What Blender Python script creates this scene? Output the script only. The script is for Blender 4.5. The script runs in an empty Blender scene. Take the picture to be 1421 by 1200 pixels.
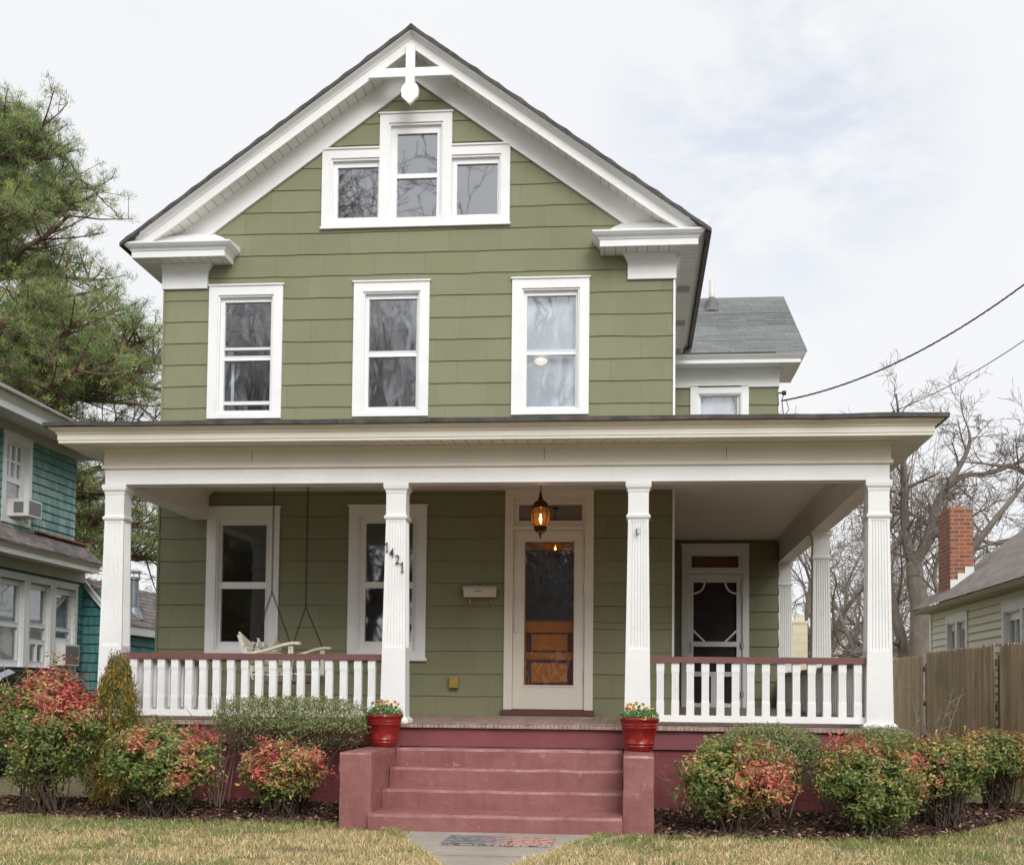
import bpy, math, random
from mathutils import Vector, Matrix, noise
R = math.radians
rnd = random.Random(7)
scene = bpy.context.scene
col = scene.collection

# ------------------------------------------------------------------ materials
def nmat(name):
    m = bpy.data.materials.new(name); m.use_nodes = True
    nt = m.node_tree
    for n in list(nt.nodes): nt.nodes.remove(n)
    out = nt.nodes.new('ShaderNodeOutputMaterial')
    b = nt.nodes.new('ShaderNodeBsdfPrincipled')
    nt.links.new(b.outputs[0], out.inputs[0])
    return m, nt, b, out
class G:
    def __init__(s, nt): s.nt = nt
    def n(s, t, **k):
        nd = s.nt.nodes.new('ShaderNode' + t)
        for a, v in k.items():
            if a in nd.inputs: s.set(nd.inputs[a], v)
            else: setattr(nd, a, v)
        return nd
    def set(s, sock, v):
        if isinstance(v, bpy.types.NodeSocket): s.nt.links.new(v, sock)
        elif isinstance(v, bpy.types.Node): s.nt.links.new(v.outputs[0], sock)
        else:
            if hasattr(sock.default_value, '__len__') and len(sock.default_value) == 4 and len(v) == 3: v = (*v, 1)
            sock.default_value = v
    def math(s, op, a, b=0.0, c=None):
        nd = s.nt.nodes.new('ShaderNodeMath'); nd.operation = op
        s.set(nd.inputs[0], a); s.set(nd.inputs[1], b)
        if c is not None: s.set(nd.inputs[2], c)
        return nd.outputs[0]
    def mix(s, f, a, b, mode='MIX'):
        nd = s.nt.nodes.new('ShaderNodeMixRGB'); nd.blend_type = mode
        s.set(nd.inputs[0], f); s.set(nd.inputs[1], a); s.set(nd.inputs[2], b)
        return nd.outputs[0]
    def ramp(s, f, a, b):
        nd = s.nt.nodes.new('ShaderNodeMapRange'); s.set(nd.inputs[0], f)
        nd.inputs[1].default_value = a; nd.inputs[2].default_value = b
        return nd.outputs[0]
    def noise(s, scale, detail=4, vec=None, rough=.6, dist=0.0):
        nd = s.n('TexNoise', Scale=scale, Detail=detail, Roughness=rough, Distortion=dist)
        if vec is None: vec = s.obj()
        s.set(nd.inputs['Vector'], vec)
        return nd.outputs[0]
    def obj(s): return s.n('TexCoord').outputs['Object']
    def uv(s): return s.n('TexCoord').outputs['UV']
    def vmul(s, v, k):
        nd = s.n('VectorMath', operation='MULTIPLY'); s.set(nd.inputs[0], v); nd.inputs[1].default_value = k
        return nd.outputs[0]
    def bump(s, h, strength, dist):
        return s.n('Bump', Height=h, Strength=strength, Distance=dist).outputs[0]

def dull(c, k): return tuple(x * k for x in c)
def plain(name, c, rough=.55, var=.12, scale=3.0, bump=0.0, bscale=60, metal=0.0, dirt=None, spec=None, grain=None):
    m, nt, b, o = nmat(name); g = G(nt)
    v = g.noise(scale, 5)
    colr = g.mix(g.ramp(v, .3, .7), dull(c, 1 - var), dull(c, 1 + var * .6))
    if grain:
        v2 = g.noise(1.0, 5, g.vmul(g.obj(), grain))
        colr = g.mix(g.ramp(v2, .35, .7), colr, dull(c, .72))
    if dirt:
        v3 = g.noise(dirt[1], 6)
        colr = g.mix(g.ramp(v3, dirt[2], dirt[3]), colr, dirt[0])
    g.set(b.inputs['Base Color'], colr)
    b.inputs['Roughness'].default_value = rough; b.inputs['Metallic'].default_value = metal
    if spec is not None: b.inputs['Specular IOR Level'].default_value = spec
    if bump: g.set(b.inputs['Normal'], g.bump(g.noise(bscale, 4), bump, .01))
    return m
def coursed(name, c1, c2, course, phase, width, line=.02, linecol=(.03, .035, .025), joint=.35, var=.25, bump=.25,
            weather=None, weather_z=None, rough=.75, stain=None):
    """painted or bare shingles in courses, the pattern read from metre UVs"""
    m, nt, b, o = nmat(name); g = G(nt)
    uv = g.uv()
    sep = g.n('SeparateXYZ'); g.set(sep.inputs[0], uv)
    u, v = sep.outputs[0], sep.outputs[1]
    wob = g.math('MULTIPLY', g.math('SUBTRACT', g.noise(2.6, 2, uv), .5), .005)
    vv = g.math('DIVIDE', g.math('SUBTRACT', g.math('ADD', v, wob), phase), course)
    k = g.math('FLOOR', vv); fr = g.math('FRACT', vv)
    rv = g.n('TexWhiteNoise', noise_dimensions='1D'); g.set(rv.inputs['W'], k)
    uu = g.math('DIVIDE', g.math('ADD', u, g.math('MULTIPLY', rv.outputs[0], width * 3)), width)
    ku = g.math('FLOOR', uu); fu = g.math('FRACT', uu)
    cmb = g.n('CombineXYZ'); g.set(cmb.inputs[0], ku); g.set(cmb.inputs[1], k)
    rc = g.n('TexWhiteNoise', noise_dimensions='3D'); g.set(rc.inputs['Vector'], cmb)
    c = g.mix(rc.outputs[0], c1, c2)
    nb = g.noise(1.3, 5)
    c = g.mix(g.math('MULTIPLY', g.ramp(nb, .3, .75), var), c, dull(c1, .62))
    gr = g.noise(1, 6, g.vmul(g.obj(), (70, 70, 4)))
    c = g.mix(g.math('MULTIPLY', g.ramp(gr, .45, .75), var * .7), c, dull(c1, .7))
    if weather:
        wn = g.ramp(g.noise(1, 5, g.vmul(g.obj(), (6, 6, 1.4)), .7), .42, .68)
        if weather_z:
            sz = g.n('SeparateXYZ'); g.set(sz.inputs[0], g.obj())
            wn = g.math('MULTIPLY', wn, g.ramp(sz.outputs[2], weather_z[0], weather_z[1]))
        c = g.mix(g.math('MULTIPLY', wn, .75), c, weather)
    if stain:
        c = g.mix(g.math('MULTIPLY', g.ramp(g.noise(.9, 6), .52, .8), .5), c, stain)
    jt = g.math('MULTIPLY', g.math('LESS_THAN', fu, .012 / width), joint)
    c = g.mix(jt, c, linecol)
    ln = g.math('LESS_THAN', fr, line)  # shadow line under each course's lower edge, painted into the colour
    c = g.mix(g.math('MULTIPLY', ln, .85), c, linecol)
    g.set(b.inputs['Base Color'], c); b.inputs['Roughness'].default_value = rough
    b.inputs['Specular IOR Level'].default_value = .25
    h = g.math('ADD', g.math('MULTIPLY', gr, .4), g.math('MULTIPLY', g.math('GREATER_THAN', fu, .02 / width), .5))
    g.set(b.inputs['Normal'], g.bump(h, bump, .006))
    return m
def brick(name, c1, c2, mortar, w, h, ms=.012, rough=.85, bump=.6, third=None):
    m, nt, b, o = nmat(name); g = G(nt)
    t = g.n('TexBrick', Scale=1.0); g.set(t.inputs['Vector'], g.uv())
    g.set(t.inputs['Color1'], c1); g.set(t.inputs['Color2'], c2); g.set(t.inputs['Mortar'], mortar)
    t.inputs['Mortar Size'].default_value = ms; t.inputs['Brick Width'].default_value = w
    t.inputs['Row Height'].default_value = h; t.inputs['Bias'].default_value = 0.0
    c = t.outputs[0]
    c = g.mix(g.math('MULTIPLY', g.ramp(g.noise(7, 5), .4, .75), .5), c, third or dull(c1, .6))
    g.set(b.inputs['Base Color'], c); b.inputs['Roughness'].default_value = rough
    hh = g.math('ADD', g.math('MULTIPLY', t.outputs['Fac'], -1.0), g.math('MULTIPLY', g.noise(60, 4), .5))
    g.set(b.inputs['Normal'], g.bump(hh, bump, .008))
    return m
def lined(name, c, period, width=.06, axis=0, line=.45, rough=.5, dots=False):
    m, nt, b, o = nmat(name); g = G(nt)
    sep = g.n('SeparateXYZ'); g.set(sep.inputs[0], g.uv())
    f = g.math('FRACT', g.math('DIVIDE', sep.outputs[axis], period))
    l = g.math('LESS_THAN', f, width)
    cc = g.mix(g.ramp(g.noise(3, 4), .3, .7), dull(c, .93), dull(c, 1.04))
    g.set(b.inputs['Base Color'], g.mix(g.math('MULTIPLY', l, line), cc, (.04, .035, .03)))
    b.inputs['Roughness'].default_value = rough
    return m
def glass(name, refl=.12, tint=(.8, .84, .86), wave=0.0, wscale=3.0, rough=0.0):
    m = bpy.data.materials.new(name); m.use_nodes = True; nt = m.node_tree
    for n in list(nt.nodes): nt.nodes.remove(n)
    g = G(nt); out = g.n('OutputMaterial')
    geo = g.n('NewGeometry'); dn = g.n('VectorMath', operation='DOT_PRODUCT'); g.set(dn.inputs[0], geo.outputs['Normal']); g.set(dn.inputs[1], geo.outputs['Incoming'])
    fac = g.math('ADD', refl, g.math('MULTIPLY', g.math('POWER', g.math('SUBTRACT', 1.0, g.math('ABSOLUTE', dn.outputs['Value'])), 5.0), 1 - refl))
    tr = g.n('BsdfTransparent', Color=tint); gl = g.n('BsdfGlossy', Roughness=rough, Color=(.96, .98, 1))
    if wave:
        h = g.noise(wscale, 1.5, g.vmul(g.obj(), (1, 1, .55)), .4, .8)
        nn = g.bump(h, 1.0, wave); g.set(gl.inputs['Normal'], nn)
    mx = g.n('MixShader'); g.set(mx.inputs[0], fac)
    nt.links.new(tr.outputs[0], mx.inputs[1]); nt.links.new(gl.outputs[0], mx.inputs[2]); nt.links.new(mx.outputs[0], out.inputs[0])
    return m
def leafmat(name, rough=.5, trans=.25, tint=None):
    m, nt, b, o = nmat(name); g = G(nt)
    a = g.n('Attribute', attribute_name='leafcol')
    g.set(b.inputs['Base Color'], a.outputs[0]); b.inputs['Roughness'].default_value = rough
    b.inputs['Specular IOR Level'].default_value = .35
    tl = g.n('BsdfTranslucent'); g.set(tl.inputs['Color'], a.outputs[0])
    mx = g.n('MixShader'); mx.inputs[0].default_value = trans
    nt.links.new(b.outputs[0], mx.inputs[1]); nt.links.new(tl.outputs[0], mx.inputs[2]); nt.links.new(mx.outputs[0], o.inputs[0])
    return m

M = {}
M['white'] = plain('white_paint', (.80, .80, .79), .45, .07, 2.0, dirt=((.60, .57, .50), 9, .62, .95))
M['cream'] = plain('cream_paint', (.74, .70, .60), .5, .05, 2.0, dirt=((.5, .45, .36), 4, .66, .95))
M['vinyl'] = plain('white_vinyl', (.82, .82, .82), .35, .02)
M['soffit'] = lined('soffit_panel', (.72, .69, .63), .125, .07, 0, .65)
M['vent'] = lined('soffit_vent', (.40, .39, .37), .022, .4, 1, .75)
M['ceiling'] = lined('porch_ceiling_board', (.82, .79, .74), .085, .07, 1, .30)
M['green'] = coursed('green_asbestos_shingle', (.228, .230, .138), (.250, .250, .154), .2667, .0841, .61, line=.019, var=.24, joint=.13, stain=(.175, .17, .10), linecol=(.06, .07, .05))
M['roof'] = coursed('grey_roof_shingle', (.17, .18, .178), (.25, .26, .255), .13, 0, .30, line=.09, joint=.6, var=.4, linecol=(.05, .05, .05), rough=.9)
M['roof_dark'] = plain('dark_roofing', (.085, .08, .078), .9, .4, 8, bump=.5, dirt=((.2, .13, .09), 5, .55, .8))
M['drip'] = plain('rusty_drip_edge', (.09, .05, .042), .6, .4, 10, dirt=((.16, .06, .03), 12, .5, .7))
def steppaint():
    m, nt, b, o = nmat('painted_concrete_step'); g = G(nt)
    c = g.mix(g.ramp(g.noise(2.2, 6), .3, .7), (.24, .092, .088), (.30, .128, .120))
    c = g.mix(g.math('MULTIPLY', g.ramp(g.noise(1, 6, g.vmul(g.obj(), (16, 3, 2.2)), .7), .50, .72), .45), c, (.165, .055, .05))
    geo = g.n('NewGeometry'); sx = g.n('SeparateXYZ'); g.set(sx.inputs[0], geo.outputs['Normal'])
    upf = g.math('ABSOLUTE', sx.outputs[2])
    edge = g.math('MULTIPLY', g.ramp(upf, .12, .5), g.math('SUBTRACT', 1.0, g.ramp(upf, .75, .97)))
    c = g.mix(g.math('MULTIPLY', edge, g.ramp(g.noise(8, 5), .35, .6)), c, (.50, .30, .27))
    c = g.mix(g.math('MULTIPLY', g.ramp(g.noise(7, 6, None, .75), .61, .68), .8), c, (.40, .25, .22))
    c = g.mix(g.ramp(g.noise(22, 4, None, .7), .70, .73), c, (.50, .44, .38))
    g.set(b.inputs['Base Color'], c); g.set(b.inputs['Roughness'], g.ramp(g.noise(6, 4), .1, 1.1))
    h = g.math('ADD', g.noise(7, 6, None, .65), g.math('MULTIPLY', g.noise(45, 4), .25))
    g.set(b.inputs['Normal'], g.bump(h, .35, .014)); return m
M['redpaint'] = steppaint()
M['redblock'] = brick('painted_block', (.20, .045, .05), (.215, .052, .056), (.15, .035, .04), .4, .2, .006, .55, .35, third=(.16, .03, .035))
M['apron'] = plain('painted_apron_board', (.215, .062, .068), .45, .12, 3, bump=.1, dirt=((.3, .12, .12), 8, .65, .85))
M['rail'] = plain('brown_rail_paint', (.20, .085, .080), .4, .12, 5, grain=(2, 20, 40))
M['sill_brown'] = plain('brown_sill', (.12, .045, .042), .4, .1)
M['deck'] = None
def deck():
    m, nt, b, o = nmat('worn_deck_board'); g = G(nt)
    sep = g.n('SeparateXYZ'); g.set(sep.inputs[0], g.uv())
    uu = g.math('DIVIDE', sep.outputs[0], .083); fl = g.math('FLOOR', uu); f = g.math('FRACT', uu)
    w = g.n('TexWhiteNoise', noise_dimensions='1D'); g.set(w.inputs['W'], fl)
    c = g.mix(w.outputs[0], (.25, .155, .13), (.36, .245, .205))
    n1 = g.noise(1, 6, g.vmul(g.obj(), (24, 5, 5)))
    c = g.mix(g.ramp(n1, .38, .7), c, (.42, .32, .26))
    c = g.mix(g.math('MULTIPLY', g.math('LESS_THAN', f, .07), .8), c, (.05, .03, .025))
    g.set(b.inputs['Base Color'], c); b.inputs['Roughness'].default_value = .55
    g.set(b.inputs['Normal'], g.bump(n1, .3, .01)); return m
M['deck'] = deck()
M['brickred'] = brick('chimney_brick', (.36, .085, .035), (.17, .06, .045), (.30, .26, .22), .21, .075, .009, third=(.42, .20, .07))
M['flash'] = plain('white_flashing', (.72, .73, .74), .4, .1, 6)
M['cap'] = plain('chimney_tile', (.42, .13, .07), .7, .1)
M['creamblock'] = brick('cream_painted_block', (.66, .60, .44), (.69, .63, .47), (.58, .52, .38), .4, .2, .01, .7, .3, third=(.60, .54, .40))
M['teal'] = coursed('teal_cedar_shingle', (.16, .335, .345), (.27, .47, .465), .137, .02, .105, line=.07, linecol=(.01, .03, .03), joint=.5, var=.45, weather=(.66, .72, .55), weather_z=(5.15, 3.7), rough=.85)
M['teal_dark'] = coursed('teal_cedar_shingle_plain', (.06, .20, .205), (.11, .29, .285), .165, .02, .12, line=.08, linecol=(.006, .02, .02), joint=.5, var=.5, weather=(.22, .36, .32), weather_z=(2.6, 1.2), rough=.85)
M['beige'] = plain('beige_board', (.50, .47, .38), .6, .1, 3)
M['oldroof'] = coursed('weathered_roof_shingle', (.16, .14, .135), (.34, .30, .285), .10, 0, .20, line=.16, joint=.6, var=.5, linecol=(.03, .028, .028), stain=(.40, .30, .27), rough=.95)
M['redroof'] = plain('faded_red_shingle', (.42, .16, .12), .9, .3, 9)
M['yellow'] = coursed('pale_yellow_clapboard', (.91, .89, .76), (.93, .91, .79), .125, .03, 3.5, line=.12, linecol=(.36, .36, .22), joint=.1, var=.06, rough=.6, stain=(.74, .75, .50))
M['nr_roof'] = coursed('brown_grey_roof_shingle', (.23, .205, .185), (.33, .295, .27), .13, 0, .30, line=.12, joint=.5, var=.3, linecol=(.12, .10, .09), rough=.95)
M['glass'] = glass('window_glass', .20, rough=.025)
M['glass_old'] = glass('wavy_window_glass', .26, wave=.0030, wscale=4.5, rough=.05)
M['glass_door'] = glass('wavy_door_glass', .17, wave=.0045, wscale=6.0)
M['glass_gable'] = glass('gable_glass', .23, wave=.0006, wscale=2.0, rough=.018)
M['blind'] = plain('pale_blind', (.80, .83, .88), .8, .04)
M['curtain'] = plain('lace_curtain', (.66, .70, .72), .9, .2, 5, grain=(30, 30, 1.2))
M['dark'] = plain('dark_room', (.09, .09, .095), .9)
M['door_lite'] = plain('grey_reflection_lite', (.07, .075, .08), .45, .5, 4)  # no curtain: opaque grey, the glass reflections put into its colour
M['screen'] = plain('dark_screen', (.022, .010, .012), .7, .4, 7)
M['transom'] = plain('transom_warm_board', (.16, .07, .03), .7, .3, 2)  # plain brown board, warm room light behind the transom put into its colour
M['woodor'] = plain('orange_door_wood', (.86, .27, .05), .3, .3, 3, grain=(5, 5, 40), dirt=((.36, .10, .02), 3, .55, .85))
M['iron'] = plain('dark_iron', (.03, .022, .02), .45, .2, 8, metal=.6)
M['bronze'] = plain('bronze_lantern', (.075, .026, .018), .35, .3, 9, metal=.55)
M['steel'] = plain('steel', (.45, .45, .46), .35, .1, metal=.9)
M['galv'] = plain('galvanised_pipe', (.30, .34, .38), .45, .2, 6, metal=.5)
M['number'] = plain('black_number', (.05, .045, .04), .4)
M['brass'] = plain('old_brass', (.35, .24, .07), .4, .2, metal=.7)
M['ochre'] = plain('ochre_plastic', (.36, .23, .04), .6, .2, 8)
M['mailwhite'] = plain('mailbox_enamel', (.62, .58, .48), .35, .05)
M['swing'] = plain('swing_paint', (.60, .55, .45), .55, .1, 5, dirt=((.35, .28, .2), 12, .6, .8))
M['swingdark'] = plain('swing_bare_wood', (.22, .17, .14), .8, .3, 8)
M['pot'] = plain('glazed_red_pot', (.23, .014, .012), .16, .18, 3)
M['soil'] = plain('potting_soil', (.03, .02, .014), .95, .3, 20, bump=.6)
M['pvc'] = plain('pvc_pipe', (.62, .60, .55), .5)
M['lead'] = plain('grey_boot', (.12, .12, .125), .6)
M['acwhite'] = plain('off_white_metal', (.76, .75, .70), .45, .06)
M['acgrille'] = lined('ac_grille', (.22, .22, .23), .016, .45, 0, .6)
M['cable'] = plain('black_cable', (.015, .015, .016), .6)
M['bark'] = plain('grey_brown_bark', (.27, .23, .19), .9, .35, 6, bump=.8, bscale=14, grain=(9, 9, 1.2))
M['barkdark'] = plain('dark_bark', (.10, .075, .06), .9, .35, 6, bump=.8, bscale=14)
M['twig'] = plain('twig_bark', (.19, .16, .135), .9, .3, 4)
M['pinebark'] = plain('pine_bark', (.15, .09, .065), .9, .35, 6, bump=.8, bscale=12)
M['stem'] = plain('shrub_stem', (.085, .055, .04), .85, .3, 10)
M['stempale'] = plain('pale_shrub_stem', (.26, .20, .155), .85, .3, 10)
M['leaf'] = leafmat('leaf', .42, .32)
M['needle'] = leafmat('needle', .6, .4)
M['petal'] = leafmat('petal', .6, .3)
M['grass'] = leafmat('grass_blade', .75, .3)
M['mulchchip'] = leafmat('mulch_chip', .9, 0.0)
M['carpaint'] = plain('dark_teal_car_paint', (.02, .055, .06), .2, .05)
M['carglass'] = glass('car_glass', .35, (.1, .12, .12))
M['rubber'] = plain('tyre_rubber', (.02, .02, .02), .8)
M['chrome'] = plain('rim_metal', (.5, .5, .5), .25, metal=.9)
M['lampred'] = plain('tail_lamp', (.35, .01, .01), .2)
M['asphalt'] = plain('asphalt', (.055, .055, .056), .9, .25, 2, bump=.6, bscale=80)
M['otherbrick'] = brick('house_brick', (.28, .09, .06), (.22, .07, .05), (.3, .27, .24), .21, .075, .01)
def fence_mat():
    m, nt, b, o = nmat('weathered_fence_board'); g = G(nt)
    oi = g.n('Attribute', attribute_name='leafcol')
    n1 = g.noise(1, 6, g.vmul(g.obj(), (26, 26, 1.1)))
    c = g.mix(g.ramp(n1, .35, .7), oi.outputs[0], dull((.60, .47, .32), .58))
    v = g.n('TexVoronoi', Scale=1.0, feature='DISTANCE_TO_EDGE'); v.feature = 'F1'
    g.set(v.inputs['Vector'], g.vmul(g.obj(), (9, 9, 2.6)))
    c = g.mix(g.ramp(v.outputs[0], .085, .04), c, (.05, .03, .018))
    c = g.mix(g.math('MULTIPLY', g.ramp(g.noise(1.6, 4), .5, .7), .45), c, (.20, .19, .09))
    g.set(b.inputs['Base Color'], c); b.inputs['Roughness'].default_value = .85
    g.set(b.inputs['Normal'], g.bump(n1, .5, .01)); return m
M['fence'] = fence_mat()
def amber():
    m, nt, b, o = nmat('amber_glass'); g = G(nt)
    tr = g.n('BsdfTransparent', Color=(.95, .52, .20)); gl = g.n('BsdfGlossy', Roughness=.05)
    tl = g.n('BsdfTranslucent', Color=(.9, .45, .13)); m2 = g.n('MixShader'); m2.inputs[0].default_value = .08
    nt.links.new(tr.outputs[0], m2.inputs[1]); nt.links.new(tl.outputs[0], m2.inputs[2])
    mx = g.n('MixShader'); mx.inputs[0].default_value = .12
    nt.links.new(m2.outputs[0], mx.inputs[1]); nt.links.new(gl.outputs[0], mx.inputs[2]); nt.links.new(mx.outputs[0], o.inputs[0]); return m
M['amber'] = amber()
def emis(name, c, s):
    m, nt, b, o = nmat(name); b.inputs['Emission Color'].default_value = (*c, 1); b.inputs['Emission Strength'].default_value = s; return m
M['bulb'] = emis('lit_bulb', (1, .60, .26), 42)
M['bulb2'] = emis('lit_ceiling_bulb', (1, .85, .6), .8)
def ground_mat():
    m, nt, b, o = nmat('lawn_soil'); g = G(nt)
    c = g.mix(g.ramp(g.noise(1.2, 6), .35, .65), (.19, .15, .085), (.13, .125, .05))
    c = g.mix(g.ramp(g.noise(25, 5), .45, .7), c, (.26, .21, .12))
    g.set(b.inputs['Base Color'], c); b.inputs['Roughness'].default_value = .95
    g.set(b.inputs['Normal'], g.bump(g.noise(40, 5), .8, .02)); return m
M['ground'] = ground_mat()
M['mulch'] = plain('mulch', (.05, .026, .018), .95, .4, 14, bump=1.0, bscale=40, dirt=((.11, .07, .05), 30, .55, .7))
def concrete():
    m, nt, b, o = nmat('path_concrete'); g = G(nt)
    c = g.mix(g.ramp(g.noise(2.5, 6), .35, .7), (.30, .265, .22), (.40, .36, .30))
    c = g.mix(g.ramp(g.noise(90, 3), .5, .75), c, (.20, .18, .15))
    c = g.mix(g.math('MULTIPLY', g.ramp(g.noise(5, 6), .58, .75), .6), c, (.16, .14, .10))
    g.set(b.inputs['Base Color'], c); b.inputs['Roughness'].default_value = .9
    g.set(b.inputs['Normal'], g.bump(g.noise(70, 4), .4, .006)); return m
M['concrete'] = concrete()
def matmat():
    m, nt, b, o = nmat('patterned_doormat'); g = G(nt)
    sep = g.n('SeparateXYZ'); g.set(sep.inputs[0], g.obj())
    t = g.ramp(g.math('ADD', sep.outputs[0], g.math('MULTIPLY', g.noise(5, 3), .3)), 4.70, 4.95)
    v = g.n('TexVoronoi', Scale=14.0); g.set(v.inputs['Vector'], g.obj()); v.feature = 'DISTANCE_TO_EDGE'
    e = g.ramp(v.outputs[0], .03, .07)
    w = g.n('TexWave', Scale=3.0, Distortion=6.0, wave_type='RINGS'); g.set(w.inputs['Vector'], g.obj())
    a = g.mix(w.outputs[0], (.055, .06, .065), (.33, .33, .32)); bb = g.mix(w.outputs[0], (.52, .20, .12), (.45, .36, .33))
    c = g.mix(t, a, bb); c = g.mix(e, (.10, .07, .08), c)
    g.set(b.inputs['Base Color'], c); b.inputs['Roughness'].default_value = .9; return m
M['mat'] = matmat()

# ------------------------------------------------------------------ mesh helpers
class MB:
    def __init__(s): s.v = []; s.f = []; s.uv = []; s.c = []; s.col = None
    def face(s, pts, uv=None):
        i = len(s.v); s.v += [tuple(p) for p in pts]; s.f.append(tuple(range(i, i + len(pts)))); s.uv.append(uv)
        s.c.append(s.col)
    def box(s, x0, x1, y0, y1, z0, z1, F=None):
        x0, x1 = min(x0, x1), max(x0, x1); y0, y1 = min(y0, y1), max(y0, y1); z0, z1 = min(z0, z1), max(z0, z1)
        P = [Vector(p) for p in ((x0, y0, z0), (x1, y0, z0), (x1, y1, z0), (x0, y1, z0), (x0, y0, z1), (x1, y0, z1), (x1, y1, z1), (x0, y1, z1))]
        if F: P = [F(*p) for p in P]
        for q in ((0, 3, 2, 1), (4, 5, 6, 7), (0, 1, 5, 4), (1, 2, 6, 5), (2, 3, 7, 6), (3, 0, 4, 7)):
            s.face([P[k] for k in q])
    def bar(s, a, b, w, h, up=(0, 0, 1)):
        a = Vector(a); b = Vector(b); d = (b - a).normalized(); r = d.cross(Vector(up)).normalized(); u = r.cross(d)
        P = [c + r * sx * w / 2 + u * sz * h / 2 for c in (a, b) for sx, sz in ((-1, -1), (1, -1), (1, 1), (-1, 1))]
        for q in ((0, 1, 2, 3), (7, 6, 5, 4), (0, 4, 5, 1), (1, 5, 6, 2), (2, 6, 7, 3), (3, 7, 4, 0)): s.face([P[k] for k in q])
    def loft(s, rings, cap=True, closed=True):
        base = len(s.v); n = len(rings[0])
        for r in rings: s.v += [tuple(p) for p in r]
        for j in range(len(rings) - 1):
            for i in range(n if closed else n - 1):
                k = (i + 1) % n
                s.f.append((base + j * n + i, base + j * n + k, base + (j + 1) * n + k, base + (j + 1) * n + i)); s.uv.append(None); s.c.append(s.col)
        if cap:
            s.f.append(tuple(base + i for i in reversed(range(n)))); s.uv.append(None); s.c.append(s.col)
            s.f.append(tuple(base + (len(rings) - 1) * n + i for i in range(n))); s.uv.append(None); s.c.append(s.col)
    def tube(s, pts, rad, n=6, cap=True):
        pts = [Vector(p) for p in pts]
        if not hasattr(rad, '__len__'): rad = [rad] * len(pts)
        rings = []; ref = None
        for i, p in enumerate(pts):
            d = (pts[min(i + 1, len(pts) - 1)] - pts[max(i - 1, 0)])
            if d.length < 1e-9: d = Vector((0, 0, 1))
            d.normalize()
            if ref is None: ref = Vector((1, 0, 0)) if abs(d.x) < .8 else Vector((0, 1, 0))
            a = d.cross(ref)
            if a.length < 1e-5: a = d.cross(Vector((0, 1, .3)))
            a.normalize(); b = d.cross(a); ref = -b if False else ref
            rings.append([p + (a * math.cos(t) + b * math.sin(t)) * rad[i] for t in [2 * math.pi * k / n for k in range(n)]])
        s.loft(rings, cap)
    def lathe(s, prof, c, n=24, cap=True):
        s.loft([[Vector((c[0] + r * math.cos(2 * math.pi * k / n), c[1] + r * math.sin(2 * math.pi * k / n), c[2] + z)) for k in range(n)] for r, z in prof], cap)
    def build(s, name, mat, parent=None, smooth=False, colors=False, local=False, kind=None, bevel=0):
        me = bpy.data.meshes.new(name); me.from_pydata([tuple(v) for v in s.v], [], s.f)
        uvl = me.uv_layers.new(name='UVMap'); data = []
        for poly, uv in zip(me.polygons, s.uv):
            if uv is None:
                n = poly.normal; ax, ay, az = abs(n.x), abs(n.y), abs(n.z)
                for vi in poly.vertices:
                    c = s.v[vi]
                    data += [c[0], c[1]] if (az >= ax and az >= ay) else ([c[1], c[2]] if ax > ay else [c[0], c[2]])
            else:
                for q in uv: data += [q[0], q[1]]
        uvl.data.foreach_set('uv', data)
        if colors:
            ca = me.color_attributes.new('leafcol', 'FLOAT_COLOR', 'CORNER'); cd = []
            for poly, c in zip(me.polygons, s.c):
                cd += [*(c or (.5, .5, .5)), 1.0] * poly.loop_total
            ca.data.foreach_set('color', cd)
        me.materials.append(mat)
        if smooth: me.polygons.foreach_set('use_smooth', [True] * len(me.polygons))
        me.update()
        o = bpy.data.objects.new(name, me); col.objects.link(o)
        if parent is not None:
            o.parent = parent
            if not local and parent.type == 'EMPTY': o.matrix_parent_inverse = Matrix.Translation(-parent.location)
        if bevel:
            bm = o.modifiers.new('bevel', 'BEVEL'); bm.width = bevel; bm.segments = 2; bm.limit_method = 'ANGLE'
        if kind: o['kind'] = kind
        return o
def thing(name, label, cat, loc=(0, 0, 0), group=None, rot=0):
    o = bpy.data.objects.new(name, None); o.empty_display_size = .2; o.location = loc; o.rotation_euler = (0, 0, rot)
    col.objects.link(o); o['label'] = label; o['category'] = cat
    if group: o['group'] = group
    return o
def tag(o, label, cat, group=None):
    o['label'] = label; o['category'] = cat
    if group: o['group'] = group
    return o
def frame(O, U, N):
    O = Vector(O); U = Vector(U); N = Vector(N)
    return lambda u, n, z: O + U * u + N * n + Vector((0, 0, z))
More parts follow.
